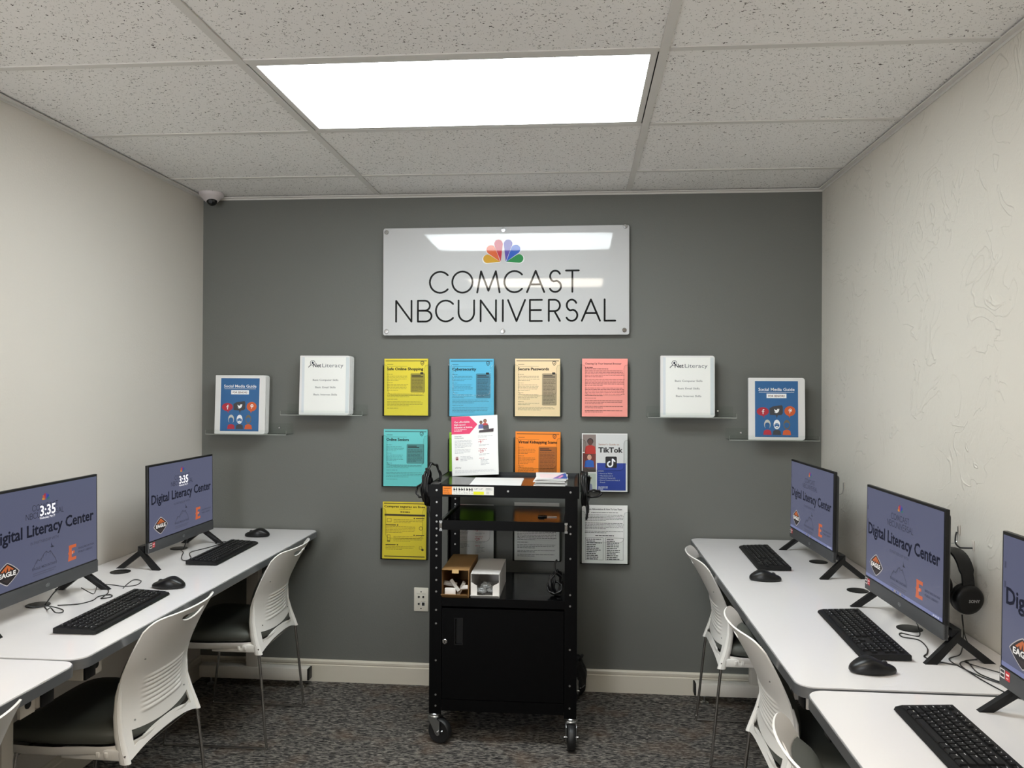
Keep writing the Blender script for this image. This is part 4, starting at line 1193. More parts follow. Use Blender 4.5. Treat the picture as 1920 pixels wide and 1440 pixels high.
FL = [
    (-0.840, 1.316, 'yellow', lambda: flyer_newsletter((224, 206, 54), 'Safe Online Shopping', 0.112, 0.178, seed=1), 'yellow flyer headed Safe Online Shopping', 'top row'),
    (-0.5185, 1.316, 'blue', lambda: flyer_newsletter((84, 180, 216), 'Cybersecurity', 0.086, 0.116, seed=2), 'blue flyer headed Cybersecurity', 'top row'),
    (-0.200, 1.318, 'cream', lambda: flyer_newsletter((243, 214, 170), 'Secure Passwords', 0.052, 0.148, seed=3), 'cream flyer headed Secure Passwords', 'top row'),
    (0.1205, 1.319, 'pink', lambda: flyer_letter((252, 158, 148), 'Cleaning Up Your Internet Browser', ink=(96, 32, 34)), 'pink flyer headed Cleaning Up Your Internet Browser', 'top row'),
    (-0.842, 0.972, 'teal', lambda: flyer_newsletter((104, 200, 200), 'Online Seniors', 0.110, 0.110, box_x=0.006, tag_box=False, seed=4), 'teal flyer headed Online Seniors', 'middle row'),
    (-0.517, 0.960, 'green', lambda: flyer_newsletter((142, 198, 36), '', 0.090, 0.110, seed=5), 'bright green flyer mostly hidden behind the white offer leaflet', 'middle row'),
    (-0.198, 0.967, 'orange', lambda: flyer_newsletter((252, 140, 34), 'Virtual Kidnapping Scams', 0.040, 0.186, box_x=0.004, tag_box=False, seed=6), 'orange flyer headed Virtual Kidnapping Scams', 'middle row'),
    (0.122, 0.962, 'tiktok', flyer_tiktok, 'white and blue flyer headed Guide to TikTok', 'middle row'),
    (-0.846, 0.618, 'spanish', flyer_spanish, 'yellow flyer headed Compras seguras en linea', 'bottom row'),
    (-0.516, 0.612, 'offer', flyer_offer, 'white price leaflet seen through the cart behind the boxes', 'bottom row'),
    (-0.199, 0.626, 'letter', lambda: flyer_letter((228, 226, 222), '', seed=9), 'white text sheet seen through the cart on the right', 'bottom row'),
    (0.124, 0.620, 'abbr', lambda: flyer_letter((236, 235, 232), 'Text Abbreviations & How To Use Them', seed=12, tables=True), 'white sheet headed Text Abbreviations with two lists', 'bottom row')]
for i, (x, z, nm, fn, lab, row) in enumerate(FL):
    hx = (x, YB - 0.0305, z - 0.001)
    desc = 'clear acrylic holder with the ' + lab
    if i == 0:
        HOLD.location = hx; tag(HOLD, desc, 'brochure holder', G_H)
    else:
        dup(HOLD, hx, 0, desc)
    o = fn().build('flyer', None, smooth=0)
    o.location = (x, YB - 0.0275, z - 0.002)
    o.rotation_euler = (random.uniform(-0.01, 0.0), random.uniform(-0.006, 0.006), 0)
    tag(o, lab + ', in the ' + row, 'flyer', 'flyers in the acrylic wall holders')

# ------------------------------------------------------------------ the big sign
sg = thing('wall_sign', (-0.3605, YB - 0.030, 1.706), 0, 'large pale acrylic sign with colourful feather logo and black company name', 'sign')
sg.rotation_euler = (-0.0055, -0.0035, 0)
pb = MB()
pts = rrect(-0.595, 0.595, 0.0, 0.522, 0.010, 5)
n = len(pts)
pb.add([(x, 0, z) for x, z in pts], [list(range(n))], M['pearl'])
pb.add([(x, 0.006, z) for x, z in pts], [list(range(n))[::-1]], M['pearl'])
pb.add([(x, 0, z) for x, z in pts] + [(x, 0.006, z) for x, z in pts], [[i, n + i, n + (i + 1) % n, (i + 1) % n] for i in range(n)], M['sign_edge'])
pb.build('panel', sg, smooth=0)
K = 1.19 / 1772
lt = MB(); wordmark(lt, 0, 0, K, mat('sign_black', (4, 4, 5), 0.5, spec=0.1, coat=0.45), y=-0.0005); lt.build('lettering', sg, smooth=0)
fe = MB()
def shiny(nm, c): return mat(nm, c, 0.45, spec=0.2, coat=0.55)
wh = shiny('sign_white', (226, 226, 224))
sc_ = lambda px, py: ((px - 954) * K, (878 - py) * K)
cx_, cz_ = sc_(943, 278)
feathers(fe, cx_, cz_, 290 * K * 1.055, [wh] * 6, y=-0.0004)
feathers(fe, cx_, cz_, 290 * K, [shiny('feather_%d' % i, c) for i, c in enumerate(((205, 154, 22), (214, 92, 36), (186, 20, 52), (84, 66, 160), (22, 84, 186), (14, 130, 62)))], y=-0.0007)
fe.build('feather_logo', sg, smooth=0)
for px, py in ((92, 130), (944, 124), (1812, 112), (94, 850), (942, 850), (1806, 846)):
    x, z = sc_(px, py)
    MB().lathe([(0.003, 0.029), (0.0088, 0.029), (0.0088, 0.0062), (0.0095, -0.0006), (0.0105, -0.0010), (0.0105, -0.0045), (0.009, -0.006), (0.002, -0.0062)], M['chrome'], TR(x, 0, z) @ RT(-PI / 2, 'X'), n=20).build('standoff', sg)

# ------------------------------------------------------------------ acrylic ledges and binders
def make_ledge(w):
    root = thing('acrylic_ledge', (0, 0, 0))
    MB().box(-w / 2, w / 2, -0.003, 0.0, 0.0, 0.052, M['acrylic'], bev=0.0008).build('back_plate', root, smooth=0)
    MB().box(-w / 2, w / 2, -0.0955, -0.0035, 0.0, 0.003, M['acrylic']).build('shelf_plate', root, smooth=0)
    lip = MB().box(-w / 2, w / 2, -0.0990, -0.0960, 0.0, 0.023, M['acrylic'], bev=0.0008)
    lip.rect(-w / 2, w / 2, 0.0002, 0.0026, M['acrylic_glow'], y=-0.0993).rect(-w / 2, -w / 2 + 0.0008, 0.003, 0.022, M['acrylic_glow'], y=-0.0993).rect(w / 2 - 0.0008, w / 2, 0.003, 0.022, M['acrylic_glow'], y=-0.0993)  # pale strips paint the bright light lines along the lip edges
    lip.build('front_lip', root, smooth=0)
    for s in (-1, 1):
        MB().lathe([(0.001, 0.003), (0.0045, 0.0028), (0.005, 0.0008), (0.0045, 0)], M['chrome'], TR(s * (w / 2 - 0.07), -0.003, 0.030) @ RT(PI / 2, 'X'), n=14).build('screw', root)
    return root
LG = make_ledge(0.405)
G_L = 'clear acrylic ledges on the grey wall'
for i, (x, z, lab) in enumerate(((-1.615, 1.2165, 'clear acrylic ledge on the left under the blue social media binder'), (-1.240, 1.313, 'clear acrylic ledge on the left under the white Net Literacy binder'),
                                 (0.521, 1.317, 'clear acrylic ledge on the right under the white Net Literacy binder'), (0.893, 1.2155, 'clear acrylic ledge on the right under the blue social media binder'))):
    if i == 0: LG.location = (x, YB - 0.0005, z); tag(LG, lab, 'shelf', G_L)
    else: dup(LG, (x, YB - 0.0005, z), 0, lab)

def binder_cover(kind, w, h):
    m = MB(); y = -0.0006
    if kind == 'social':
        m.rect(0.022, w - 0.026, 0.007, h - 0.010, M['paper'], y=y)
        a, b, c, d = 0.027, w - 0.031, 0.013, h - 0.015
        y -= 0.0004
        m.rect(a, b, c, d, flat((44, 98, 150), 0.5), y=y)
        y -= 0.0004
        wd, hg = b - a, d - c
        P = lambda fx, fz: (a + wd * fx, d - hg * fz)
        wh = flat((246, 247, 248)); rd = flat((176, 42, 58)); dk = flat((62, 62, 66)); og = flat((206, 92, 44))
        m.fit('Social Media Guide', *[P(f, 0)[0] for f in (0.08, 0.92)], P(0, 0.175)[1], 0.0195, wh, y=y, bold=0.012)
        m.rect(P(0.09, 0)[0], P(0.91, 0)[0], P(0, 0.203)[1], P(0, 0.197)[1], wh, y=y)
        m.rect(P(0.27, 0)[0], P(0.73, 0)[0], P(0, 0.305)[1], P(0, 0.225)[1], wh, y=y)
        m.fit('FOR SENIORS', P(0.31, 0)[0], P(0.69, 0)[0], P(0, 0.285)[1], 0.0125, flat((120, 62, 48)), y=y - 0.0003, bold=0.02)
        def blob(cx, cz, rx, rz, mt, sq=1.0):
            x_, z_ = P(cx, cz)
            m.face([(x_ + rx * wd * abs(math.cos(t_)) ** sq * math.copysign(1, math.cos(t_)), z_ + rz * hg * abs(math.sin(t_)) ** sq * math.copysign(1, math.sin(t_))) for t_ in [2 * PI * i / 28 for i in range(28)]], mt, y=y)
        blob(0.18, 0.545, 0.142, 0.076, rd); m.face([P(0.16, 0.60), P(0.215, 0.665), P(0.21, 0.60)], rd, y=y - 0.0002)
        m.face([P(0.345, 0.605), P(0.335, 0.49), P(0.41, 0.455), P(0.62, 0.43), P(0.645, 0.46), P(0.645, 0.575), P(0.61, 0.605), P(0.53, 0.61), P(0.505, 0.665), P(0.485, 0.61)], dk, y=y)
        blob(0.81, 0.535, 0.128, 0.088, og); m.face([P(0.77, 0.60), P(0.795, 0.66), P(0.83, 0.60)], og, y=y - 0.0002)
        y2 = y - 0.0004
        x_, z_ = P(0.185, 0.548)
        ribbon(m, [(x_ + 0.0045, z_ + 0.0095), (x_ + 0.001, z_ + 0.0095), (x_, z_ + 0.007), (x_, z_ - 0.010)], 0.0019, wh, None, y2); ribbon(m, [(x_ - 0.0045, z_ + 0.0015), (x_ + 0.0045, z_ + 0.0015)], 0.0016, wh, None, y2)
        x_, z_ = P(0.505, 0.527); k = 0.0125
        m.face([(x_ + a_ * k, z_ + b_ * k) for a_, b_ in ((-1.0, -0.62), (-0.35, -0.72), (-0.75, -0.25), (-0.95, 0.28), (-0.92, 0.62), (-0.55, 0.25), (0.02, 0.10), (0.15, 0.55), (0.5, 0.72), (0.78, 0.55), (1.05, 0.62), (0.88, 0.38), (0.78, -0.15), (0.45, -0.65), (-0.1, -0.92), (-0.6, -0.85))], wh, y=y2)
        x_, z_ = P(0.815, 0.53)
        ribbon(m, circ(x_ + 0.0005, z_ + 0.0025, 0.0062, 16, -PI * 0.35, PI * 1.25), 0.0013, wh, None, y2); ribbon(m, [(x_ + 0.0008, z_ + 0.003), (x_ - 0.002, z_ - 0.0105)], 0.0013, wh, None, y2)
        m.face(circ(x_ + 0.001, z_ + 0.0015, 0.0028, 10), wh, y=y2)
        # three plain line-drawn heads
        for fx, hair, top in ((0.285, (196, 196, 186), rd), (0.505, (236, 238, 240), dk), (0.735, (112, 100, 80), og)):
            x_, z_ = P(fx, 0.775)
            m.face([(x_ - 0.019, z_ - 0.048), (x_ + 0.019, z_ - 0.048), (x_ + 0.016, z_ - 0.030), (x_ + 0.006, z_ - 0.024), (x_ - 0.006, z_ - 0.024), (x_ - 0.016, z_ - 0.030)], top, y=y)
            hm = flat(hair); bl = flat((44, 98, 150), 0.5)
            m.face([(x_ + 0.0145 * math.cos(t_), z_ + 0.022 * math.sin(t_)) for t_ in [2 * PI * i / 22 for i in range(22)]], hm, y=y2)
            top_k = 0.001 if fx < 0.6 else -0.002
            m.face([(x_ + 0.0115 * math.cos(t_), z_ - top_k - 0.002 + (0.0165 if fx != 0.285 else 0.0215) * math.sin(t_) * (0.55 if math.sin(t_) > 0 else 1)) for t_ in [2 * PI * i / 22 for i in range(22)]], bl, y=y2 - 0.0003)
            if fx == 0.285: m.rect(x_ - 0.009, x_ + 0.009, z_ + 0.001, z_ + 0.0025, flat((40, 60, 90)), y=y2 - 0.0006)
            if fx == 0.505:
                m.face([(x_ + 0.008 * math.cos(t_), z_ - 0.013 + 0.006 * math.sin(t_)) for t_ in [2 * PI * i / 14 for i in range(14)]], hm, y=y2 - 0.0006)
                m.rect(x_ - 0.004, x_ + 0.004, z_ - 0.0145, z_ - 0.0125, flat((60, 70, 84)), y=y2 - 0.0009)
                for s in (-1, 1): m.rect(x_ + s * 0.005 - 0.003, x_ + s * 0.005 + 0.003, z_ + 0.0005, z_ + 0.002, hm, y=y2 - 0.0006)
    else:
        m.rect(0.022, w - 0.020, 0.010, h - 0.008, flat((236, 236, 231), 0.5), y=y)
        m.rect(0.010, 0.022, 0.010, h - 0.008, flat((212, 217, 220), 0.4), y=y); m.rect(w - 0.020, w - 0.004, 0.010, h - 0.008, flat((206, 213, 214), 0.4), y=y)
        y -= 0.0004
        nv = flat((30, 34, 52)); gr = flat((92, 96, 102)); g2 = flat((112, 112, 112))
        zt = h - 0.056
        m.fit('Net', 0.064, 0.104, zt, 0.026, nv, y=y, bold=0.02)
        m.fit('Literacy', 0.110, 0.214, zt, 0.026, gr, y=y)
        rc = (0.062, zt + 0.021)
        ribbon(m, circ(rc[0], rc[1], 0.0115, 24) + [circ(rc[0], rc[1], 0.0115, 24)[0]], 0.0011, nv, None, y)
        ribbon(m, [(rc[0] - 0.008, rc[1] - 0.009), (rc[0] - 0.020, rc[1] - 0.021)], 0.0016, nv, None, y)
        m.face([(rc[0] + 0.0048 * math.cos(t_), rc[1] + 0.001 + 0.0062 * math.sin(t_)) for t_ in [2 * PI * i / 14 for i in range(14)]], nv, y=y)
        for i, (tx, ww) in enumerate((('Basic Computer Skills', 0.126), ('Basic Email Skills', 0.100), ('Basic Internet Skills', 0.116))):
            m.fit(tx, w / 2 - ww / 2 + 0.004, w / 2 + ww / 2 + 0.004, h - 0.122 - 0.0352 * i, 0.0125, g2, y=y, bold=0.008)
    return m
def make_binder(kind, w, h, tk):
    root = thing('ring_binder', (0, 0, 0))
    def board(y0, y1, nm):
        T = Matrix(((1, 0, 0, 0), (0, 0, -1, 0), (0, 1, 0, 0), (0, 0, 0, 1)))
        b = MB().prism(rrect(0, w, 0, h, 0.001, 5, rr=(0.012, 0.001, 0.001, 0.012)), -y1, -y0, M['binder'], T)
        return b.build(nm, root)
    fc = board(0.0, 0.003, 'front_cover'); board(tk - 0.003, tk, 'back_cover')
    MB().box(-0.0015, 0.0012, 0.0004, tk - 0.0004, 0.001, h - 0.001, M['binder']).build('spine', root, smooth=0)
    MB().box(0.014, w - 0.030, 0.0045, tk - 0.0045, 0.008, h - 0.012, M['paper']).build('page_block', root, smooth=0)
    binder_cover(kind, w, h).build('cover_sheet', fc, smooth=0)
    return root
G_B = 'white ring binders on the acrylic ledges'
BS = make_binder('social', 0.252, 0.286, 0.019); BN = make_binder('net', 0.247, 0.286, 0.029)
BS.location = (-1.774, YB - 0.0935, 1.2200); BS.rotation_euler = (-0.045, 0, 0)
tag(BS, 'front binder with blue social media cover, on the left ledge near the corner', 'binder', G_B)
b = dup(BS, (-1.772, YB - 0.0690, 1.2198), 0, 'white binder tucked behind the blue social media binder on the left'); b.rotation_euler = (-0.045, 0, 0)
BN.location = (-1.350, YB - 0.0945, 1.3165); BN.rotation_euler = (-0.045, 0, 0)
tag(BN, 'front Net Literacy binder on the left ledge, beside the yellow flyer', 'binder', G_B)
b = dup(BN, (-1.348, YB - 0.0620, 1.3164), 0, 'white binder tucked behind the Net Literacy binder on the left'); b.rotation_euler = (-0.045, 0, 0)
b = dup(BN, (0.379, YB - 0.0890, 1.3205), 0, 'Net Literacy binder on the right ledge, beside the pink flyer'); b.rotation_euler = (-0.04, 0, 0)
b = dup(BS, (0.782, YB - 0.0890, 1.2190), 0, 'binder with blue social media cover, on the right ledge near the corner'); b.rotation_euler = (-0.04, 0, 0)

# ------------------------------------------------------------------ wall plate and dome camera
wp = thing('wall_plate', (-0.7645, YB, 0.4155), 0, 'white media wall plate with jacks, low on the grey wall beside the cart', 'wall plate')
MB().box(-0.0355, 0.0355, -0.006, -0.0003, -0.058, 0.058, M['plate'], bev=0.003).build('plate', wp)
for x, z, r in ((-0.011, 0.013, 0.0052), (0.011, 0.013, 0.0052), (-0.011, -0.021, 0.0052)):
    MB().lathe([(0.0010, 0.0), (r, 0.0), (r, 0.0030), (r * 0.62, 0.0032), (r * 0.6, 0.0015), (0.0010, 0.0014)], M['hole'], TR(x, -0.0062, z) @ RT(PI / 2, 'X'), n=6).build('jack', wp, smooth=0)
MB().box(0.003, 0.019, -0.0072, -0.0062, -0.031, -0.012, M['paper']).box(0.0045, 0.0175, -0.0076, -0.0073, -0.0295, -0.0135, M['hole']).build('network_port', wp, smooth=0)
for z in (0.038, -0.043):
    MB().cyl(0.0032, 0, 0.0008, M['hole'], TR(0, -0.0061, z) @ RT(PI / 2, 'X'), n=14).build('screw', wp)
pr = MB(); 
for a, b_, z in ((-0.022, -0.002, 0.0285), (0.002, 0.022, 0.0285), (0.000, 0.022, -0.0075)): pr.rect(a, b_, z - 0.0016, z, flat((120, 116, 106)), y=-0.0064)
pr.build('print', wp, smooth=0)

dc = thing('dome_camera', (-1.806, 3.752, H), 0, 'small white dome security camera in the ceiling corner above the left wall', 'security camera')
MB().lathe([(0.002, 0.004), (0.058, 0.004), (0.058, -0.008), (0.056, -0.011), (0.052, -0.013), (0.030, -0.037), (0.026, -0.040), (0.002, -0.041)], M['cam_white'], n=36).build('base', dc)
ey = MB()
prof = [(0.0255 * math.sin(PI * i / 12) + 0.0005, -0.0255 * math.cos(PI * i / 12)) for i in range(13)]
ey.lathe(prof, M['cam_glass'], TR(0.006, -0.008, -0.034), n=24); eye = ey.build('eye', dc, smooth=80)
le = MB().lathe([(0.001, 0.0), (0.009, 0.0), (0.0095, 0.003), (0.006, 0.004), (0.001, 0.0042)], flat((60, 60, 62), 0.3), TR(0.010, -0.030, -0.043) @ RT(PI / 2 + 0.45, 'X') @ RT(0.15, 'Y'), n=16); le.build('lens', eye)

# ================================================================== the black cart
CX0, CX1, CY0, CY1 = -0.605, -0.005, 3.200, 3.690
cart = thing('av_cart', ((CX0 + CX1) / 2, (CY0 + CY1) / 2, 0), 0, 'tall black metal equipment cart on casters in front of the grey wall', 'cart')
CO = Vector(((CX0 + CX1) / 2, (CY0 + CY1) / 2, 0))
TC = TR(-CO.x, -CO.y, 0)
def cpart(m, name, parent=None, smooth=30):
    if parent is None or parent is cart:
        m.v = [TC @ v for v in m.v]
        return m.build(name, cart, smooth)
    m.v = [TC @ v for v in m.v]
    return m.build(name, parent, smooth)
CB, CG = M['cart_black'], M['cart_gloss']
# top tray: rim and sunk floor
m = MB()
RZ, FZ, LZ = 1.057, 1.043, 1.008
ox0, ox1, oy0, oy1 = CX0 - 0.007, CX1 + 0.007, CY0 - 0.006, CY1 + 0.006
rw = 0.022
m.box(ox0, ox1, oy0, oy0 + 0.004, LZ, RZ, CB).box(ox0, ox1, oy1 - 0.004, oy1, LZ, RZ, CB)
m.box(ox0, ox0 + 0.004, oy0 + 0.004, oy1 - 0.004, LZ, RZ, CB).box(ox1 - 0.004, ox1, oy0 + 0.004, oy1 - 0.004, LZ, RZ, CB)
m.add([(ox0, oy0, RZ), (ox1, oy0, RZ), (ox1, oy1, RZ), (ox0, oy1, RZ), (ox0 + 0.008, oy0 + 0.008, RZ), (ox1 - 0.008, oy0 + 0.008, RZ), (ox1 - 0.008, oy1 - 0.008, RZ), (ox0 + 0.008, oy1 - 0.008, RZ),
       (ox0 + rw, oy0 + 0.010, FZ), (ox1 - rw, oy0 + 0.010, FZ), (ox1 - rw, oy1 - 0.014, FZ), (ox0 + rw, oy1 - 0.014, FZ)],
      [(0, 1, 5, 4), (1, 2, 6, 5), (2, 3, 7, 6), (3, 0, 4, 7), (4, 5, 9, 8), (5, 6, 10, 9), (6, 7, 11, 10), (7, 4, 8, 11)], CB)
m.add([(ox0 + rw, oy0 + 0.010, FZ), (ox1 - rw, oy0 + 0.010, FZ), (ox1 - rw, oy1 - 0.014, FZ), (ox0 + rw, oy1 - 0.014, FZ)], [(0, 1, 2, 3)], CG)
m.box(ox0 + 0.004, ox1 - 0.004, oy0 + 0.004, oy1 - 0.004, LZ + 0.01, LZ + 0.014, CB)
for x in (CX0 + 0.028, (CX0 + CX1) / 2 + 0.02, CX1 - 0.028):
    m.cyl(0.0042, 0, 0.0022, M['rivet'], TR(x, oy0, 1.034) @ RT(PI / 2, 'X'), n=12)
tray = cpart(m, 'top_tray', smooth=0)
# warning label on the tray lip
m = MB(); y = oy0 - 0.0003
lx0, lx1, lz0, lz1 = -0.552, -0.343, 1.017, 1.050
m.rect(lx0, lx1, lz0, lz1, flat((232, 230, 224)), y=y)
m.rect(lx0, lx0 + 0.038, lz0, lz1, flat((236, 132, 32)), y=y - 0.0002)
m.fit('WARNING', lx0 + 0.003, lx0 + 0.032, lz1 - 0.010, 0.0062, M['ink'], y=y - 0.0004, bold=0.02)
lines(m, lx0 + 0.003, lx0 + 0.035, lz1 - 0.014, 4, 0.0045, flat((120, 60, 20)), y=y - 0.0004, last=0.8)
for i in range(8):
    x = lx0 + 0.044 + 0.0105 * i
    m.face(circ(x + 0.0025, lz1 - 0.006, 0.0018, 8), M['ink'], y=y - 0.0002); m.rect(x, x + 0.005, lz1 - 0.016, lz1 - 0.008, M['ink'], y=y - 0.0002)
    if i % 3 != 1: m.rect(x + 0.005, x + 0.008, lz1 - 0.014, lz1 - 0.010, M['ink'], y=y - 0.0002)
    lines(m, x, x + 0.008, lz1 - 0.019, 3, 0.0038, flat((140, 140, 140)), y=y - 0.0002, last=0.9)
m.rect(lx0 + 0.126, lx0 + 0.169, lz0 + 0.001, lz0 + 0.014, flat((224, 224, 24)), y=y - 0.0002)
for i in range(2): m.fit(('UP!', 'UP!')[i], lx0 + 0.130 + 0.020 * i, lx0 + 0.145 + 0.020 * i, lz1 - 0.012, 0.009, flat((90, 90, 90)), y=y - 0.0004)
m.face(rrect(lx0 + 0.175, lx1 - 0.005, lz1 - 0.015, lz1 - 0.004, 0.003, 3), flat((206, 206, 202)), y=y - 0.0002)
lines(m, lx0 + 0.178, lx1 - 0.008, lz1 - 0.007, 1, 0.006, flat((110, 110, 110)), y=y - 0.0004, last=0.9); lines(m, lx0 + 0.178, lx1 - 0.008, lz1 - 0.019, 3, 0.0042, flat((130, 130, 130)), y=y - 0.0002)
cpart(m, 'warning_label', tray, smooth=0)
# four angle-iron posts with rivet rows
for sx in (0, 1):
    for sy in (0, 1):
        m = MB()
        xo = (CX0, CX1)[sx]; yo = (CY0, CY1)[sy]
        dx = 0.050 if sx == 0 else -0.050; dy = 0.038 if sy == 0 else -0.038
        ix = 0.0022 if sx == 0 else -0.0022; iy = 0.0022 if sy == 0 else -0.0022
        z0, z1 = 0.122, LZ - 0.0004
        pts = [(xo, yo), (xo + dx, yo), (xo + dx, yo + iy), (xo + ix, yo + iy), (xo + ix, yo + dy), (xo, yo + dy)]
        if (sx + sy) % 2: pts = pts[::-1]
        m.prism(pts, z0, z1, CB)
        zs = [0.985, 0.930, 0.905, 0.877, 0.848, 0.820, 0.793, 0.766, 0.717, 0.667, 0.620, 0.545, 0.49, 0.34, 0.20, 0.155] if sx == 0 else [0.895, 0.866, 0.766, 0.620, 0.575, 0.40, 0.255, 0.165]
        for z in zs:
            m.cyl(0.0040, 0, 0.0018, M['rivet'], TR(xo + dx * 0.55, CY0 if sy == 0 else yo + iy, z) @ RT(PI / 2, 'X'), n=10)
        cpart(m, 'post')
# pull-out shelf on chrome slides
m = MB()
ax0, ax1 = CX0 + 0.052, CX1 - 0.052
m.box(ax0, ax1, CY0 - 0.004, CY1 - 0.03, 0.903, 0.906, CG)
m.box(ax0, ax1, CY0 - 0.007, CY0 - 0.004, 0.874, 0.9125, CB).box(ax0, ax0 + 0.003, CY0 - 0.004, CY1 - 0.03, 0.880, 0.9125, CB).box(ax1 - 0.003, ax1, CY0 - 0.004, CY1 - 0.03, 0.880, 0.9125, CB)
shelf = cpart(m, 'pull_out_shelf', smooth=0)
for x0, x1 in ((ax0 - 0.013, ax0 - 0.0008), (ax1 + 0.0008, ax1 + 0.013)):
    m = MB()
    m.box(x0, x1, CY0 - 0.005, CY1 - 0.05, 0.902, 0.910, M['zinc']).box(x0, x1, CY0 - 0.005, CY1 - 0.05, 0.868, 0.876, M['zinc']).box(x0 + 0.003, x1 - 0.003, CY0 - 0.003, CY1 - 0.05, 0.876, 0.902, M['zinc'])
    m.box(x0 + 0.001, x1 - 0.001, CY0 - 0.007, CY0 - 0.005, 0.880, 0.900, M['chrome'])
    cpart(m, 'slide', shelf, smooth=0)
# middle shelf and cabinet
m = MB().box(CX0 + 0.003, CX1 - 0.003, CY0 + 0.003, CY1 - 0.003, 0.588, 0.592, CG).box(CX0 + 0.051, CX1 - 0.051, CY0 - 0.0005, CY0 + 0.003, 0.562, 0.595, CB)
cpart(m, 'middle_shelf', smooth=0)
m = MB()
c0, c1 = CX0 + 0.0035, CX1 - 0.0035
m.box(c0, c0 + 0.003, CY0 + 0.003, CY1 - 0.003, 0.150, 0.586, CB).box(c1 - 0.003, c1, CY0 + 0.003, CY1 - 0.003, 0.150, 0.586, CB).box(c0, c1, CY1 - 0.006, CY1 - 0.003, 0.150, 0.586, CB)
m.box(c0, c1, CY0 + 0.003, CY1 - 0.006, 0.150, 0.154, CB).box(CX0 + 0.051, CX1 - 0.051, CY0, CY0 + 0.003, 0.136, 0.182, CB)
cpart(m, 'cabinet', smooth=0)
m = MB()
d0, d1, dz0, dz1 = CX0 + 0.0525, CX1 - 0.0525, 0.1845, 0.5535
hx0, hx1, hz0, hz1 = -0.498, -0.470, 0.408, 0.512          # finger-pull recess
yf, yb_ = CY0 + 0.0005, CY0 + 0.014
for (p, q, r, s2) in ((d0, hx0, dz0, dz1), (hx1, d1, dz0, dz1), (hx0, hx1, dz0, hz0), (hx0, hx1, hz1, dz1)): m.box(p, q, yf, yb_, r, s2, CB)
m.box(d0, d1, yf - 0.004, yf, dz1 - 0.004, dz1, CB)
door = cpart(m, 'door', smooth=0)
m = MB().box(hx0, hx1, yb_, yb_ + 0.004, hz0, hz1, M['black_plastic']).box(hx0 - 0.003, hx1 + 0.003, yf - 0.002, yf - 0.0002, hz1, hz1 + 0.003, M['black_plastic']).box(hx0 - 0.003, hx1 + 0.003, yf - 0.002, yf - 0.0002, hz0 - 0.003, hz0, M['black_plastic'])
m.box(hx0 - 0.003, hx0, yf - 0.002, yf - 0.0002, hz0, hz1, M['black_plastic']).box(hx1, hx1 + 0.003, yf - 0.002, yf - 0.0002, hz0, hz1, M['black_plastic'])
cpart(m, 'handle', door, smooth=0)
m = MB().lathe([(0.002, 0.0), (0.0105, 0.0), (0.0105, 0.003), (0.009, 0.0045), (0.006, 0.0048), (0.0055, 0.0040), (0.001, 0.0038)], M['chrome'], TR(-0.541, yf, 0.417) @ RT(PI / 2, 'X'), n=22)
m.box(-0.542, -0.540, yf - 0.0052, yf - 0.0036, 0.4135, 0.4205, M['hole'])
cpart(m, 'lock', door)
# casters
def caster(x, y, ang):
    T = TC @ TR(x, y, 0) @ RT(ang, 'Z')
    off = 0.026
    m = MB()
    m.lathe([(0.004, 0.137), (0.0065, 0.136), (0.0065, 0.124), (0.021, 0.123), (0.025, 0.119), (0.024, 0.113), (0.027, 0.109), (0.026, 0.105), (0.004, 0.104)], M['zinc'], n=24)
    for s in (-1, 1):
        o = s * 0.0205
        pts = [(-0.020, 0.104), (0.022, 0.104), (0.036, 0.094), (off + 0.010, 0.040), (off, 0.034), (off - 0.009, 0.040)]
        vs = [(o - 0.0012, a, z) for a, z in pts] + [(o + 0.0012, a, z) for a, z in pts]
        k = len(pts)
        m.add(vs, [list(range(k)), list(range(k, 2 * k))[::-1]] + [[i, k + i, k + (i + 1) % k, (i + 1) % k] for i in range(k)], M['zinc'])
    m.box(-0.0217, 0.0217, -0.020, 0.022, 0.1025, 0.1045, M['zinc'])
    m.cyl(0.0052, -0.029, 0.029, M['chrome'], TR(0, off, 0.0505) @ RT(PI / 2, 'Y'), n=10)
    m.tube([(0.024, off + 0.02, 0.056), (0.036, off + 0.032, 0.062), (0.044, off + 0.036, 0.070)], 0.003, M['zinc'], n=6)
    m.v = [T @ v for v in m.v]
    c = m.build('caster', cart)
    w = MB()
    prof = [(0.012, -0.014), (0.030, -0.0135), (0.036, -0.0155), (0.045, -0.0160), (0.0490, -0.012), (0.0503, -0.004), (0.0503, 0.004), (0.0490, 0.012), (0.045, 0.0160), (0.036, 0.0155), (0.030, 0.0135), (0.012, 0.014)]
    w.lathe(prof, M['rubber'], TR(0, off, 0.0505) @ RT(PI / 2, 'Y'), n=36)
    w.v = [T @ v for v in w.v]
    w.build('wheel', c)
caster(CX0 + 0.020, CY0 + 0.022, -1.95)
caster(CX1 - 0.022, CY0 + 0.022, PI + 0.06)
caster(CX0 + 0.020, CY1 - 0.022, 0.4)
caster(CX1 - 0.022, CY1 - 0.022, -0.3)

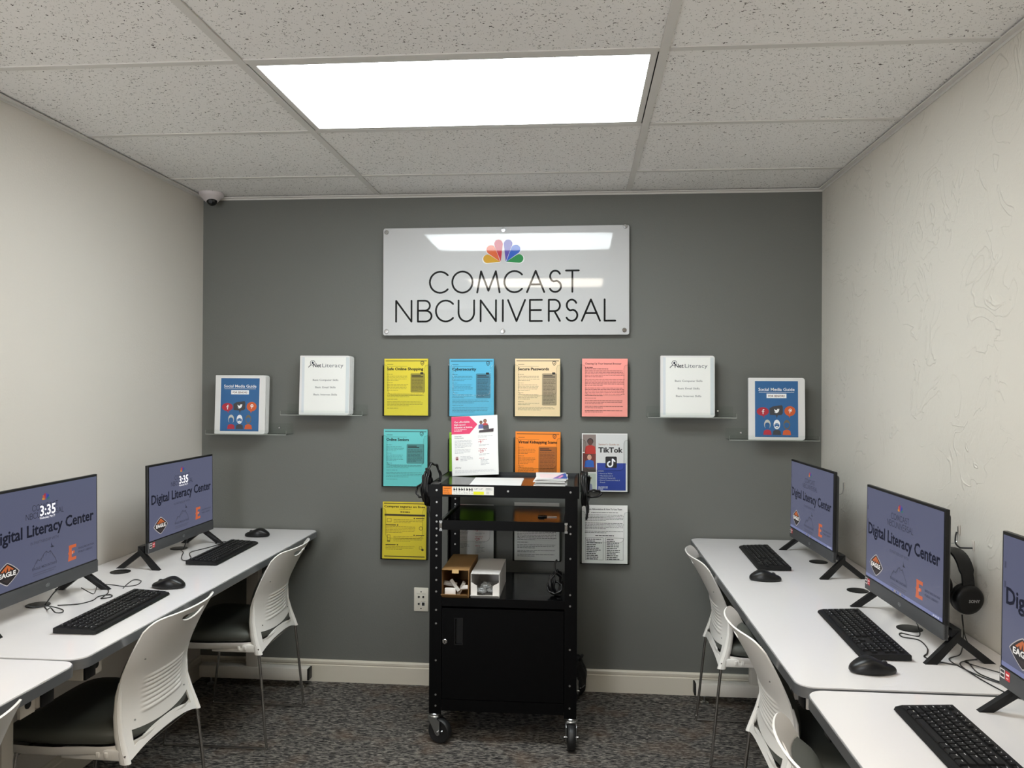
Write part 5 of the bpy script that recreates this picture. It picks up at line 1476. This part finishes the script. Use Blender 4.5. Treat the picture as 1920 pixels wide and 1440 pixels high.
# ------------------------------------------------------------------ things on the cart
o = flyer_offer(0.0012).build('leaflet', None, smooth=0)
o.location = (-0.474, 3.618, FZ + 0.0065)
o.rotation_euler = (-0.20, -0.052, 0.0)
tag(o, 'white price leaflet with pink banner, propped upright on top of the cart', 'leaflet')
MB().box(-0.05, 0.05, 0.0020, 0.0035, 0.0, 0.20, M['acrylic']).add([(-0.05, 0.0036, 0.20), (0.05, 0.0036, 0.20), (0.05, 0.058, 0.008), (-0.05, 0.058, 0.008)], [(0, 1, 2, 3)], M['acrylic']).build('easel_back', o, smooth=0)
for i, lab in enumerate(('lowest of the blank white sheets lying flat on the cart top', 'middle one of the blank white sheets lying flat on the cart top', 'topmost blank white sheet lying flat on the cart top')):
    o = MB().box(-0.108, 0.108, -0.140, 0.140, 0, 0.0008, M['paper']).build('paper_sheet', None, smooth=0)
    o.location = (-0.352, 3.418, FZ + 0.0006 + 0.0010 * i); o.rotation_euler = (0, 0, 0.01 + 0.012 * i)
    tag(o, lab, 'paper', 'blank sheets on the cart')
def brochure(i):
    m = MB(); tk = 0.0032
    m.box(-0.066, 0.066, -0.108, 0.108, 0, tk, M['paper'])
    if i == 5:
        z = tk + 0.0003
        Tz = Matrix(((1, 0, 0, 0), (0, 0, 1, 0), (0, 1, 0, 0), (0, 0, 0, 1)))
        def fz(pts, mt, dz): m.add([(a, b, z + dz) for a, b in pts], [list(range(len(pts)))], mt)
        fz([(-0.050, -0.09), (0.005, -0.09), (0.040, 0.03), (-0.050, 0.06)], flat((236, 214, 214)), 0)
        fz([(0.006, -0.106), (0.064, -0.106), (0.064, 0.09), (0.050, 0.06)], flat((48, 84, 160)), 0.0002)
        fz([(0.002, -0.106), (0.020, -0.106), (0.054, 0.04), (0.046, 0.05)], flat((120, 96, 170)), 0.0004)
        fz([(0.024, -0.09), (0.034, -0.09), (0.052, -0.01), (0.044, 0.0)], flat((236, 150, 186)), 0.0006)
    return m
for i in range(6):
    o = brochure(i).build('brochure', None, smooth=0)
    o.location = (-0.118 + random.uniform(-0.004, 0.004), 3.418 + random.uniform(-0.006, 0.006), FZ + 0.0004 + 0.0058 * i)
    o.rotation_euler = (0.012 * (i % 2), 0, random.uniform(-0.05, 0.05) if i < 5 else 0.06)
    if i == 5: tag(o, 'pink and blue brochure lying topmost on the stack on the cart', 'brochure', 'brochures stacked on the cart')
    else: tag(o, 'white brochure within the small stack on the cart top, under the pink and blue one', 'brochure', 'brochures stacked on the cart')
# key with black fob
k = thing('key', (-0.150, 3.36, 0.9064), 0.0, 'small key with black fob lying on the pull-out shelf', 'key')
m = MB().box(-0.022, 0.016, -0.017, 0.017, 0, 0.005, M['black_plastic'], bev=0.002); m.box(-0.018, 0.006, -0.026, 0.022, 0.001, 0.007, M['black_plastic'], bev=0.002); m.build('fob', k)
m = MB().box(0.0165, 0.058, -0.0028, 0.0028, 0.0012, 0.0030, M['zinc']); m.build('blade', k, smooth=0)
# open kraft box
def open_box(name, x, y, z, w, d, h, mt, inn, label, rz, cat='box'):
    root = thing(name, (x, y, z), rz, label, cat)
    b = MB(); tk = 0.0018
    b.box(-w / 2, w / 2, 0, d, 0, tk, mt).box(-w / 2, -w / 2 + tk, 0, d, tk, h, mt).box(w / 2 - tk, w / 2, 0, d, tk, h, mt).box(-w / 2 + tk, w / 2 - tk, d - tk, d, tk, h, mt).box(-w / 2, w / 2, 0, d, h, h + tk, mt)
    b.build('carton', root, smooth=0)
    return root
kb = open_box('cardboard_box', -0.5025, 3.214, 0.5925, 0.112, 0.305, 0.112, M['kraft'], M['kraft_in'], 'open brown cardboard box of small parts on the cart middle shelf', 0.0)
MB().add([(-0.056, 0.0, 0.0012), (0.056, 0.0, 0.0012), (0.052, -0.024, 0.020), (-0.054, -0.024, 0.020), (-0.056, 0.0, 0.0), (0.056, 0.0, 0.0), (0.052, -0.0245, 0.0185), (-0.054, -0.0245, 0.0185)],
         [(0, 1, 2, 3), (7, 6, 5, 4), (3, 2, 6, 7), (1, 5, 6, 2), (0, 3, 7, 4)], M['kraft']).build('front_flap', kb, smooth=0)
MB().box(-0.012, 0.016, -0.004, -0.001, 0.100, 0.116, flat((214, 178, 122)), bev=0.001).build('tuck_tab', kb, smooth=0)
w8 = M['white_card']; lg_ = flat((176, 172, 166))
for i, (a, b_, c, L_, r1, r2, mt) in enumerate(((-0.022, 0.020, 0.022, 0.045, 0.0, 0.0, w8), (-0.004, 0.030, 0.042, 0.060, 0.9, -0.5, lg_), (-0.026, 0.045, 0.046, 0.055, 0.15, 0.35, lg_), (0.020, 0.040, 0.030, 0.060, -1.1, 0.2, lg_), (0.036, 0.030, 0.036, 0.040, -0.6, 1.2, w8))):
    T = TR(kb.location.x + a, kb.location.y + b_, kb.location.z + c - (0.0 if i else 0.0)) @ RT(r2, 'X') @ RT(r1, 'Y')
    o = MB().box(-L_ / 2, L_ / 2, -0.008, 0.008, -0.007 if i else -0.019, 0.007 if i else 0.013, mt, bev=0.002).build('connector_block' if i == 0 else 'plastic_strip', None)
    o.matrix_world = T
    tag(o, 'white block at the front inside the brown cardboard box' if i == 0 else 'pale plastic strip jumbled inside the brown cardboard box', 'box part', 'small parts inside the brown box')
wb = open_box('carton', -0.3795, 3.220, 0.5925, 0.118, 0.290, 0.098, M['white_card'], M['white_card'], 'open white carton holding clear plastic bags on the cart middle shelf', 0.0)
MB().add([(-0.059, 0.0, 0.001), (0.059, 0.0, 0.001), (0.058, -0.022, 0.017), (-0.058, -0.022, 0.017), (-0.059, 0.0, -0.0), (0.059, 0.0, -0.0), (0.058, -0.0225, 0.0155), (-0.058, -0.0225, 0.0155)],
         [(0, 1, 2, 3), (7, 6, 5, 4), (3, 2, 6, 7), (1, 5, 6, 2), (0, 3, 7, 4)], M['white_card']).build('front_flap', wb, smooth=0)
for s in (-1, 1):
    MB().add([(s * 0.058, -0.001, 0.004), (s * 0.032, -0.006, 0.006), (s * 0.032, -0.006, 0.052), (s * 0.058, -0.001, 0.066), (s * 0.058, -0.0025, 0.004), (s * 0.032, -0.0075, 0.006), (s * 0.032, -0.0075, 0.052), (s * 0.058, -0.0025, 0.066)],
             [(0, 1, 2, 3), (7, 6, 5, 4), (1, 5, 6, 2), (2, 6, 7, 3), (0, 4, 5, 1)], M['white_card']).build('side_flap', wb, smooth=0)
rnd = random.Random(4)
for i in range(3):
    bm = bmesh.new(); bmesh.ops.create_icosphere(bm, subdivisions=3, radius=1)
    for v in bm.verts:
        n_ = 1 + rnd.uniform(-0.16, 0.16)
        v.co = Vector((v.co.x * 0.022 * n_, v.co.y * 0.030 * n_, v.co.z * 0.013 * n_))
    o = MB().bm(bm, M['clear_bag']).build('plastic_bag', None, smooth=25); bm.free()
    o.location = (wb.location.x - 0.016 + 0.017 * i, wb.location.y + 0.040 + 0.008 * i, wb.location.z + 0.020 + 0.016 * (i % 2) + 0.006)
    tag(o, 'crinkled clear plastic bag inside the open white carton', 'plastic bag', 'plastic bags inside the white carton')

def coil(name, loc, loops, r_tube, label, cat, extra=(), mt=None):
    """A bundle of cable loops; every loop list is (centre, normal-plane axes, radii, turns)."""
    m = MB()
    for (c, ax, ay, rx, ry, turns, ph) in loops:
        A, B = Vector(ax), Vector(ay)
        N_ = A.cross(B).normalized()
        pts = []
        n = int(16 * turns)
        for i in range(n + 1):
            a = ph + 2 * PI * i / 16
            j = 1 + 0.07 * math.sin(2.7 * i)
            pts.append(Vector(c) + A * (rx * j * math.cos(a)) + B * (ry * j * math.sin(a)) + N_ * (0.007 * (i / 16) - 0.0035 * turns + 0.002 * math.sin(1.9 * i)))
        m.tube(pts, r_tube, mt or M['cable'], n=8, smooth=3)
    for path in extra: m.tube(path, r_tube, mt or M['cable'], n=8, smooth=6)
    o = m.build(name, None, smooth=80)
    o.location = loc
    return tag(o, label, cat)
X_, Y_, Z_ = (1, 0, 0), (0, 1, 0), (0, 0, 1)
# power cord hung over the left end of the tray
coil('power_cord', (CX0 - 0.028, 3.30, 1.03), [((0, 0, 0.0), Y_, Z_, 0.045, 0.075, 3, 0.2), ((-0.010, 0.02, -0.005), (0.25, 0.97, 0), Z_, 0.040, 0.060, 2, 1.0), ((0.010, 0.06, 0.035), (0.75, 0.66, 0), Z_, 0.034, 0.060, 2, 0.6), ((-0.030, -0.005, -0.015), (0.8, -0.6, 0.0), Z_, 0.028, 0.026, 1.0, 0.5)],
     0.0042, 'bunched black power cord hanging at the left end of the cart top', 'cable', extra=[[(0.0, 0.0, -0.06), (0.006, -0.01, -0.10), (0.018, -0.012, -0.135), (0.022, 0.0, -0.16)]])
coil('power_cord', (CX1 + 0.026, 3.30, 1.035), [((0, 0, 0.0), Y_, Z_, 0.040, 0.068, 3, 0.2), ((0.008, 0.02, 0.0), (0.15, 0.98, 0), Z_, 0.034, 0.062, 3, 1.0), ((0.040, 0.01, -0.020), (0.95, 0.3, 0), (0.1, 0.2, 0.97), 0.032, 0.014, 2, 0.4)],
     0.0044, 'bunched black power cord hanging at the right end of the cart top', 'cable', extra=[[(0.004, -0.01, -0.04), (0.012, -0.016, -0.075), (0.014, -0.012, -0.105), (0.010, -0.010, -0.125)], [(0.010, 0.0, -0.03), (0.018, 0.0, -0.07), (0.017, 0.0, -0.10)]])
coil('cable_bundle', (-0.094, 3.30, 0.640), [((0, 0, 0), (0.8, 0.6, 0), Z_, 0.030, 0.044, 3, 0.2), ((0.006, 0.01, 0.006), (0.5, 0.86, 0), Z_, 0.028, 0.046, 2, 1.2), ((-0.004, -0.008, -0.014), (0.95, -0.2, 0), (0, 0.5, 0.86), 0.032, 0.026, 2, 0.8)],
     0.0040, 'tangled bundle of black cable at the right of the cart middle shelf', 'cable', extra=[[(0.0, 0.0, 0.04), (-0.004, 0.01, 0.075), (0.004, 0.02, 0.095)]])
# black bag on the carpet behind the cart
bm = bmesh.new(); bmesh.ops.create_icosphere(bm, subdivisions=4, radius=1)
for v in bm.verts:
    c = v.co.copy()
    k_ = 1 + 0.10 * math.sin(5 * c.x + 2) * math.sin(6 * c.z) + 0.06 * math.sin(11 * c.y + 3 * c.z)
    w_ = 1 - 0.35 * max(0, c.z)
    v.co = Vector((math.copysign(abs(c.x) ** 0.7, c.x) * 0.060 * k_ * w_, math.copysign(abs(c.y) ** 0.7, c.y) * 0.050 * k_, 0.096 + math.copysign(abs(c.z) ** 0.75, c.z) * 0.095 * (k_ if c.z > 0 else 1)))
bag = thing('bag', (-0.020, 3.757, 0), 0, 'small black bag slumped on the carpet behind the cart, at its right', 'bag')
MB().bm(bm, M['bag']).build('body', bag, smooth=80); bm.free()
MB().tube([(0.02, -0.03, 0.172), (0.035, -0.035, 0.195), (0.042, -0.010, 0.200), (0.030, 0.010, 0.176)], 0.006, M['bag'], flat_=0.5).build('strap', bag)

# ================================================================== headphones, hooks and cables
def wire_hook(name, y, z, label):
    root = thing(name, (XR, y, z), 0, label, 'hook')
    MB().box(-0.003, -0.0003, -0.007, 0.007, -0.004, 0.024, M['wall_clear'], bev=0.001).build('adhesive_base', root)
    MB().tube([(-0.005, 0.0, 0.020), (-0.005, 0.0, -0.010), (-0.009, 0.0, -0.026), (-0.022, 0.0, -0.031), (-0.034, 0.0, -0.024), (-0.038, 0.0, -0.006)], 0.0014, M['chrome'], n=6).build('wire', root)
    return root
wire_hook('wall_hook', 3.50, 1.035, 'thin wire hook on the right wall beyond the far computer')
wire_hook('wall_hook', 2.47, 1.028, 'clear hook on the right wall behind the headphone computer').rotation_euler = (0, 0, 0)
hk = thing('wall_hook', (XR, 2.385, 1.012), 0, 'dark-tipped hook on the right wall carrying the black headphones', 'hook')
MB().box(-0.003, -0.0003, -0.007, 0.007, -0.020, 0.010, M['wall_clear'], bev=0.001).build('adhesive_base', hk)
MB().tube([(-0.004, 0, -0.012), (-0.030, 0, -0.012), (-0.040, 0, -0.010), (-0.050, 0, 0.002), (-0.050, 0, 0.022), (-0.047, 0, 0.034)], 0.0024, M['dark_grey'], n=8).build('prong', hk)

HPY, HPX, HPZ = 2.385, XR - 0.062, 0.9955
hp = thing('headphones', (HPX, HPY, HPZ), 0, 'black over-ear headphones hanging on the right wall behind a computer', 'headphones')
hp.rotation_euler = (0, 0, 0.10)
rows = []
for i in range(25):
    a = PI * i / 24
    cy, cz = 0.086 * math.cos(a), -0.088 + 0.088 * math.sin(a) * 1.0
    cy = math.copysign(abs(math.cos(a)) ** 0.8, math.cos(a)) * 0.083
    r_ = []
    nx_ = Vector((0, math.cos(a), math.sin(a)))
    wv = 0.020 if 3 < i < 21 else 0.016
    for (u_, v_) in ((-wv, -0.003), (wv, -0.003), (wv, 0.004), (0, 0.006), (-wv, 0.004)):
        r_.append(Vector((u_, cy, cz)) + nx_ * v_)
    rows.append(r_)
MB().grid(rows, M['black_plastic'], close=True).build('headband', hp, smooth=50)
MB().grid([[p * 1.0 + Vector((0, 0, 0)) - Vector((0, p.y * 0.055, 0.004)) for p in (r_[0] * 0.5 + r_[1] * 0.5 + Vector((-0.013, 0, 0)), r_[0] * 0.5 + r_[1] * 0.5 + Vector((0.013, 0, 0)))] for r_ in rows[5:20]], M['bag']).build('band_pad', hp, smooth=80)
for s in (-1, 1):
    T = TR(0, s * 0.078, -0.122) @ RT(s * -0.12, 'X') @ RT(-s * PI / 2, 'X')
    yk = MB().box(-0.012, 0.012, s * 0.084 - 0.004, s * 0.084 + 0.004, -0.112, -0.070, M['black_plastic'], bev=0.003).build('arm', hp)
    c = MB().lathe([(0.002, 0.018), (0.028, 0.0182), (0.036, 0.0165), (0.041, 0.011), (0.0425, 0.004), (0.0415, -0.002), (0.002, -0.002)], M['black_plastic'], T, n=36).build('ear_cup', hp, smooth=60)
    MB().lathe([(0.002, -0.0022), (0.040, -0.0022), (0.0425, -0.007), (0.041, -0.016), (0.034, -0.021), (0.022, -0.020), (0.018, -0.010), (0.002, -0.009)], M['bag'], T, n=36).build('ear_pad', c, smooth=80)
    if s == -1:
        lg_ = MB().text('SONY', 0.0115, 0.010, -0.004, flat((196, 196, 196), 0.4), align='CENTER', bold=0.03)
        lg_.v = [T @ Vector((v.x, v.z, 0.0186)) for v in lg_.v]
        lg_.f = [f_ for f_ in lg_.f]
        lg_.build('lettering', c, smooth=0)

def cable(name, pts, r, label, n=6):
    o = MB().tube(pts, r, M['cable'], n=n, smooth=7).build(name, None, smooth=80)
    return tag(o, label, 'cable', 'thin black cables on the tables')
z = TZ + 0.0020
c1 = (HPX - 0.005, HPY - 0.078, HPZ - 0.166)
cable('headphone_cable', [c1, (HPX - 0.012, HPY - 0.10, 0.80), (1.05, 2.27, 0.765), (1.02, 2.22, z), (0.97, 2.17, z), (0.99, 2.06, z), (1.03, 1.98, z + 0.002), (1.05, 1.93, z), (1.01, 1.92, z), (0.985, 2.02, z), (0.975, 2.12, z + 0.004), (1.01, 2.16, z), (0.995, 2.06, z + 0.003), (1.04, 1.97, z + 0.004), (1.065, 1.95, z), (1.055, 2.02, z)], 0.0016, 'headphone cable coiled on the right table behind the computer foot')
cable('headphone_cable', [(HPX - 0.005, HPY - 0.076, HPZ - 0.166), (HPX - 0.006, HPY - 0.085, 0.80), (1.075, 2.30, 0.758), (1.06, 2.20, z), (1.00, 2.15, z + 0.003), (1.06, 2.07, z + 0.002)], 0.0015, 'second headphone lead hanging down to the right table')
cable('usb_cable', [(1.005, 2.46, z + 0.012), (0.985, 2.40, z + 0.02), (0.975, 2.37, z), (0.935, 2.395, z), (0.925, 2.36, z), (0.96, 2.335, z), (0.955, 2.27, z), (0.935, 2.22, z), (0.915, 2.19, z), (0.93, 2.16, z), (0.975, 2.13, z)], 0.0018, 'looped black cable from the grommet below the headphone computer')
cable('usb_cable', [(-1.700, 2.405, z + 0.004), (-1.662, 2.390, z + 0.045), (-1.650, 2.402, z + 0.06)], 0.0022, 'black cable rising from the near left grommet to the computer')
cable('usb_cable', [(-1.700, 2.400, z), (-1.665, 2.365, z), (-1.640, 2.345, z + 0.012), (-1.61, 2.325, z + 0.004), (-1.600, 2.345, z), (-1.625, 2.375, z), (-1.655, 2.35, z + 0.016), (-1.670, 2.32, z + 0.02), (-1.690, 2.30, z + 0.03)], 0.0018, 'loop of black cable below the left-edge computer')
cable('usb_cable', [(-1.665, 2.415, z), (-1.610, 2.435, z), (-1.590, 2.480, z), (-1.600, 2.530, z), (-1.575, 2.555, z), (-1.555, 2.530, z), (-1.575, 2.505, z), (-1.585, 2.54, z), (-1.600, 2.585, z), (-1.640, 2.640, z), (-1.655, 2.625, z + 0.03)], 0.0018, 'black cable winding from the near left grommet toward the computer foot')
cable('usb_cable', [(-1.655, 2.52, z + 0.03), (-1.640, 2.56, z), (-1.655, 2.60, z), (-1.675, 2.65, z + 0.008), (-1.640, 2.68, z), (-1.590, 2.665, z), (-1.560, 2.690, z), (-1.575, 2.745, z), (-1.610, 2.760, z), (-1.600, 2.70, z), (-1.580, 2.64, z)], 0.0016, 'thin cable looping past the foot of the left-edge computer')
cable('usb_cable', [(-1.700, 3.265, z + 0.004), (-1.670, 3.235, z), (-1.640, 3.165, z), (-1.605, 3.10, z), (-1.580, 3.085, z), (-1.585, 3.135, z), (-1.625, 3.20, z), (-1.640, 3.25, z), (-1.620, 3.315, z), (-1.590, 3.42, z), (-1.575, 3.455, z), (-1.600, 3.475, z), (-1.625, 3.440, z), (-1.600, 3.425, z), (-1.570, 3.50, z)], 0.0018, 'looped black cable below the far left computer')
cable('usb_cable', [(-1.690, 3.275, z + 0.004), (-1.668, 3.262, z + 0.05), (-1.660, 3.25, z + 0.07)], 0.0022, 'short black cable rising from the grommet to the far left computer')
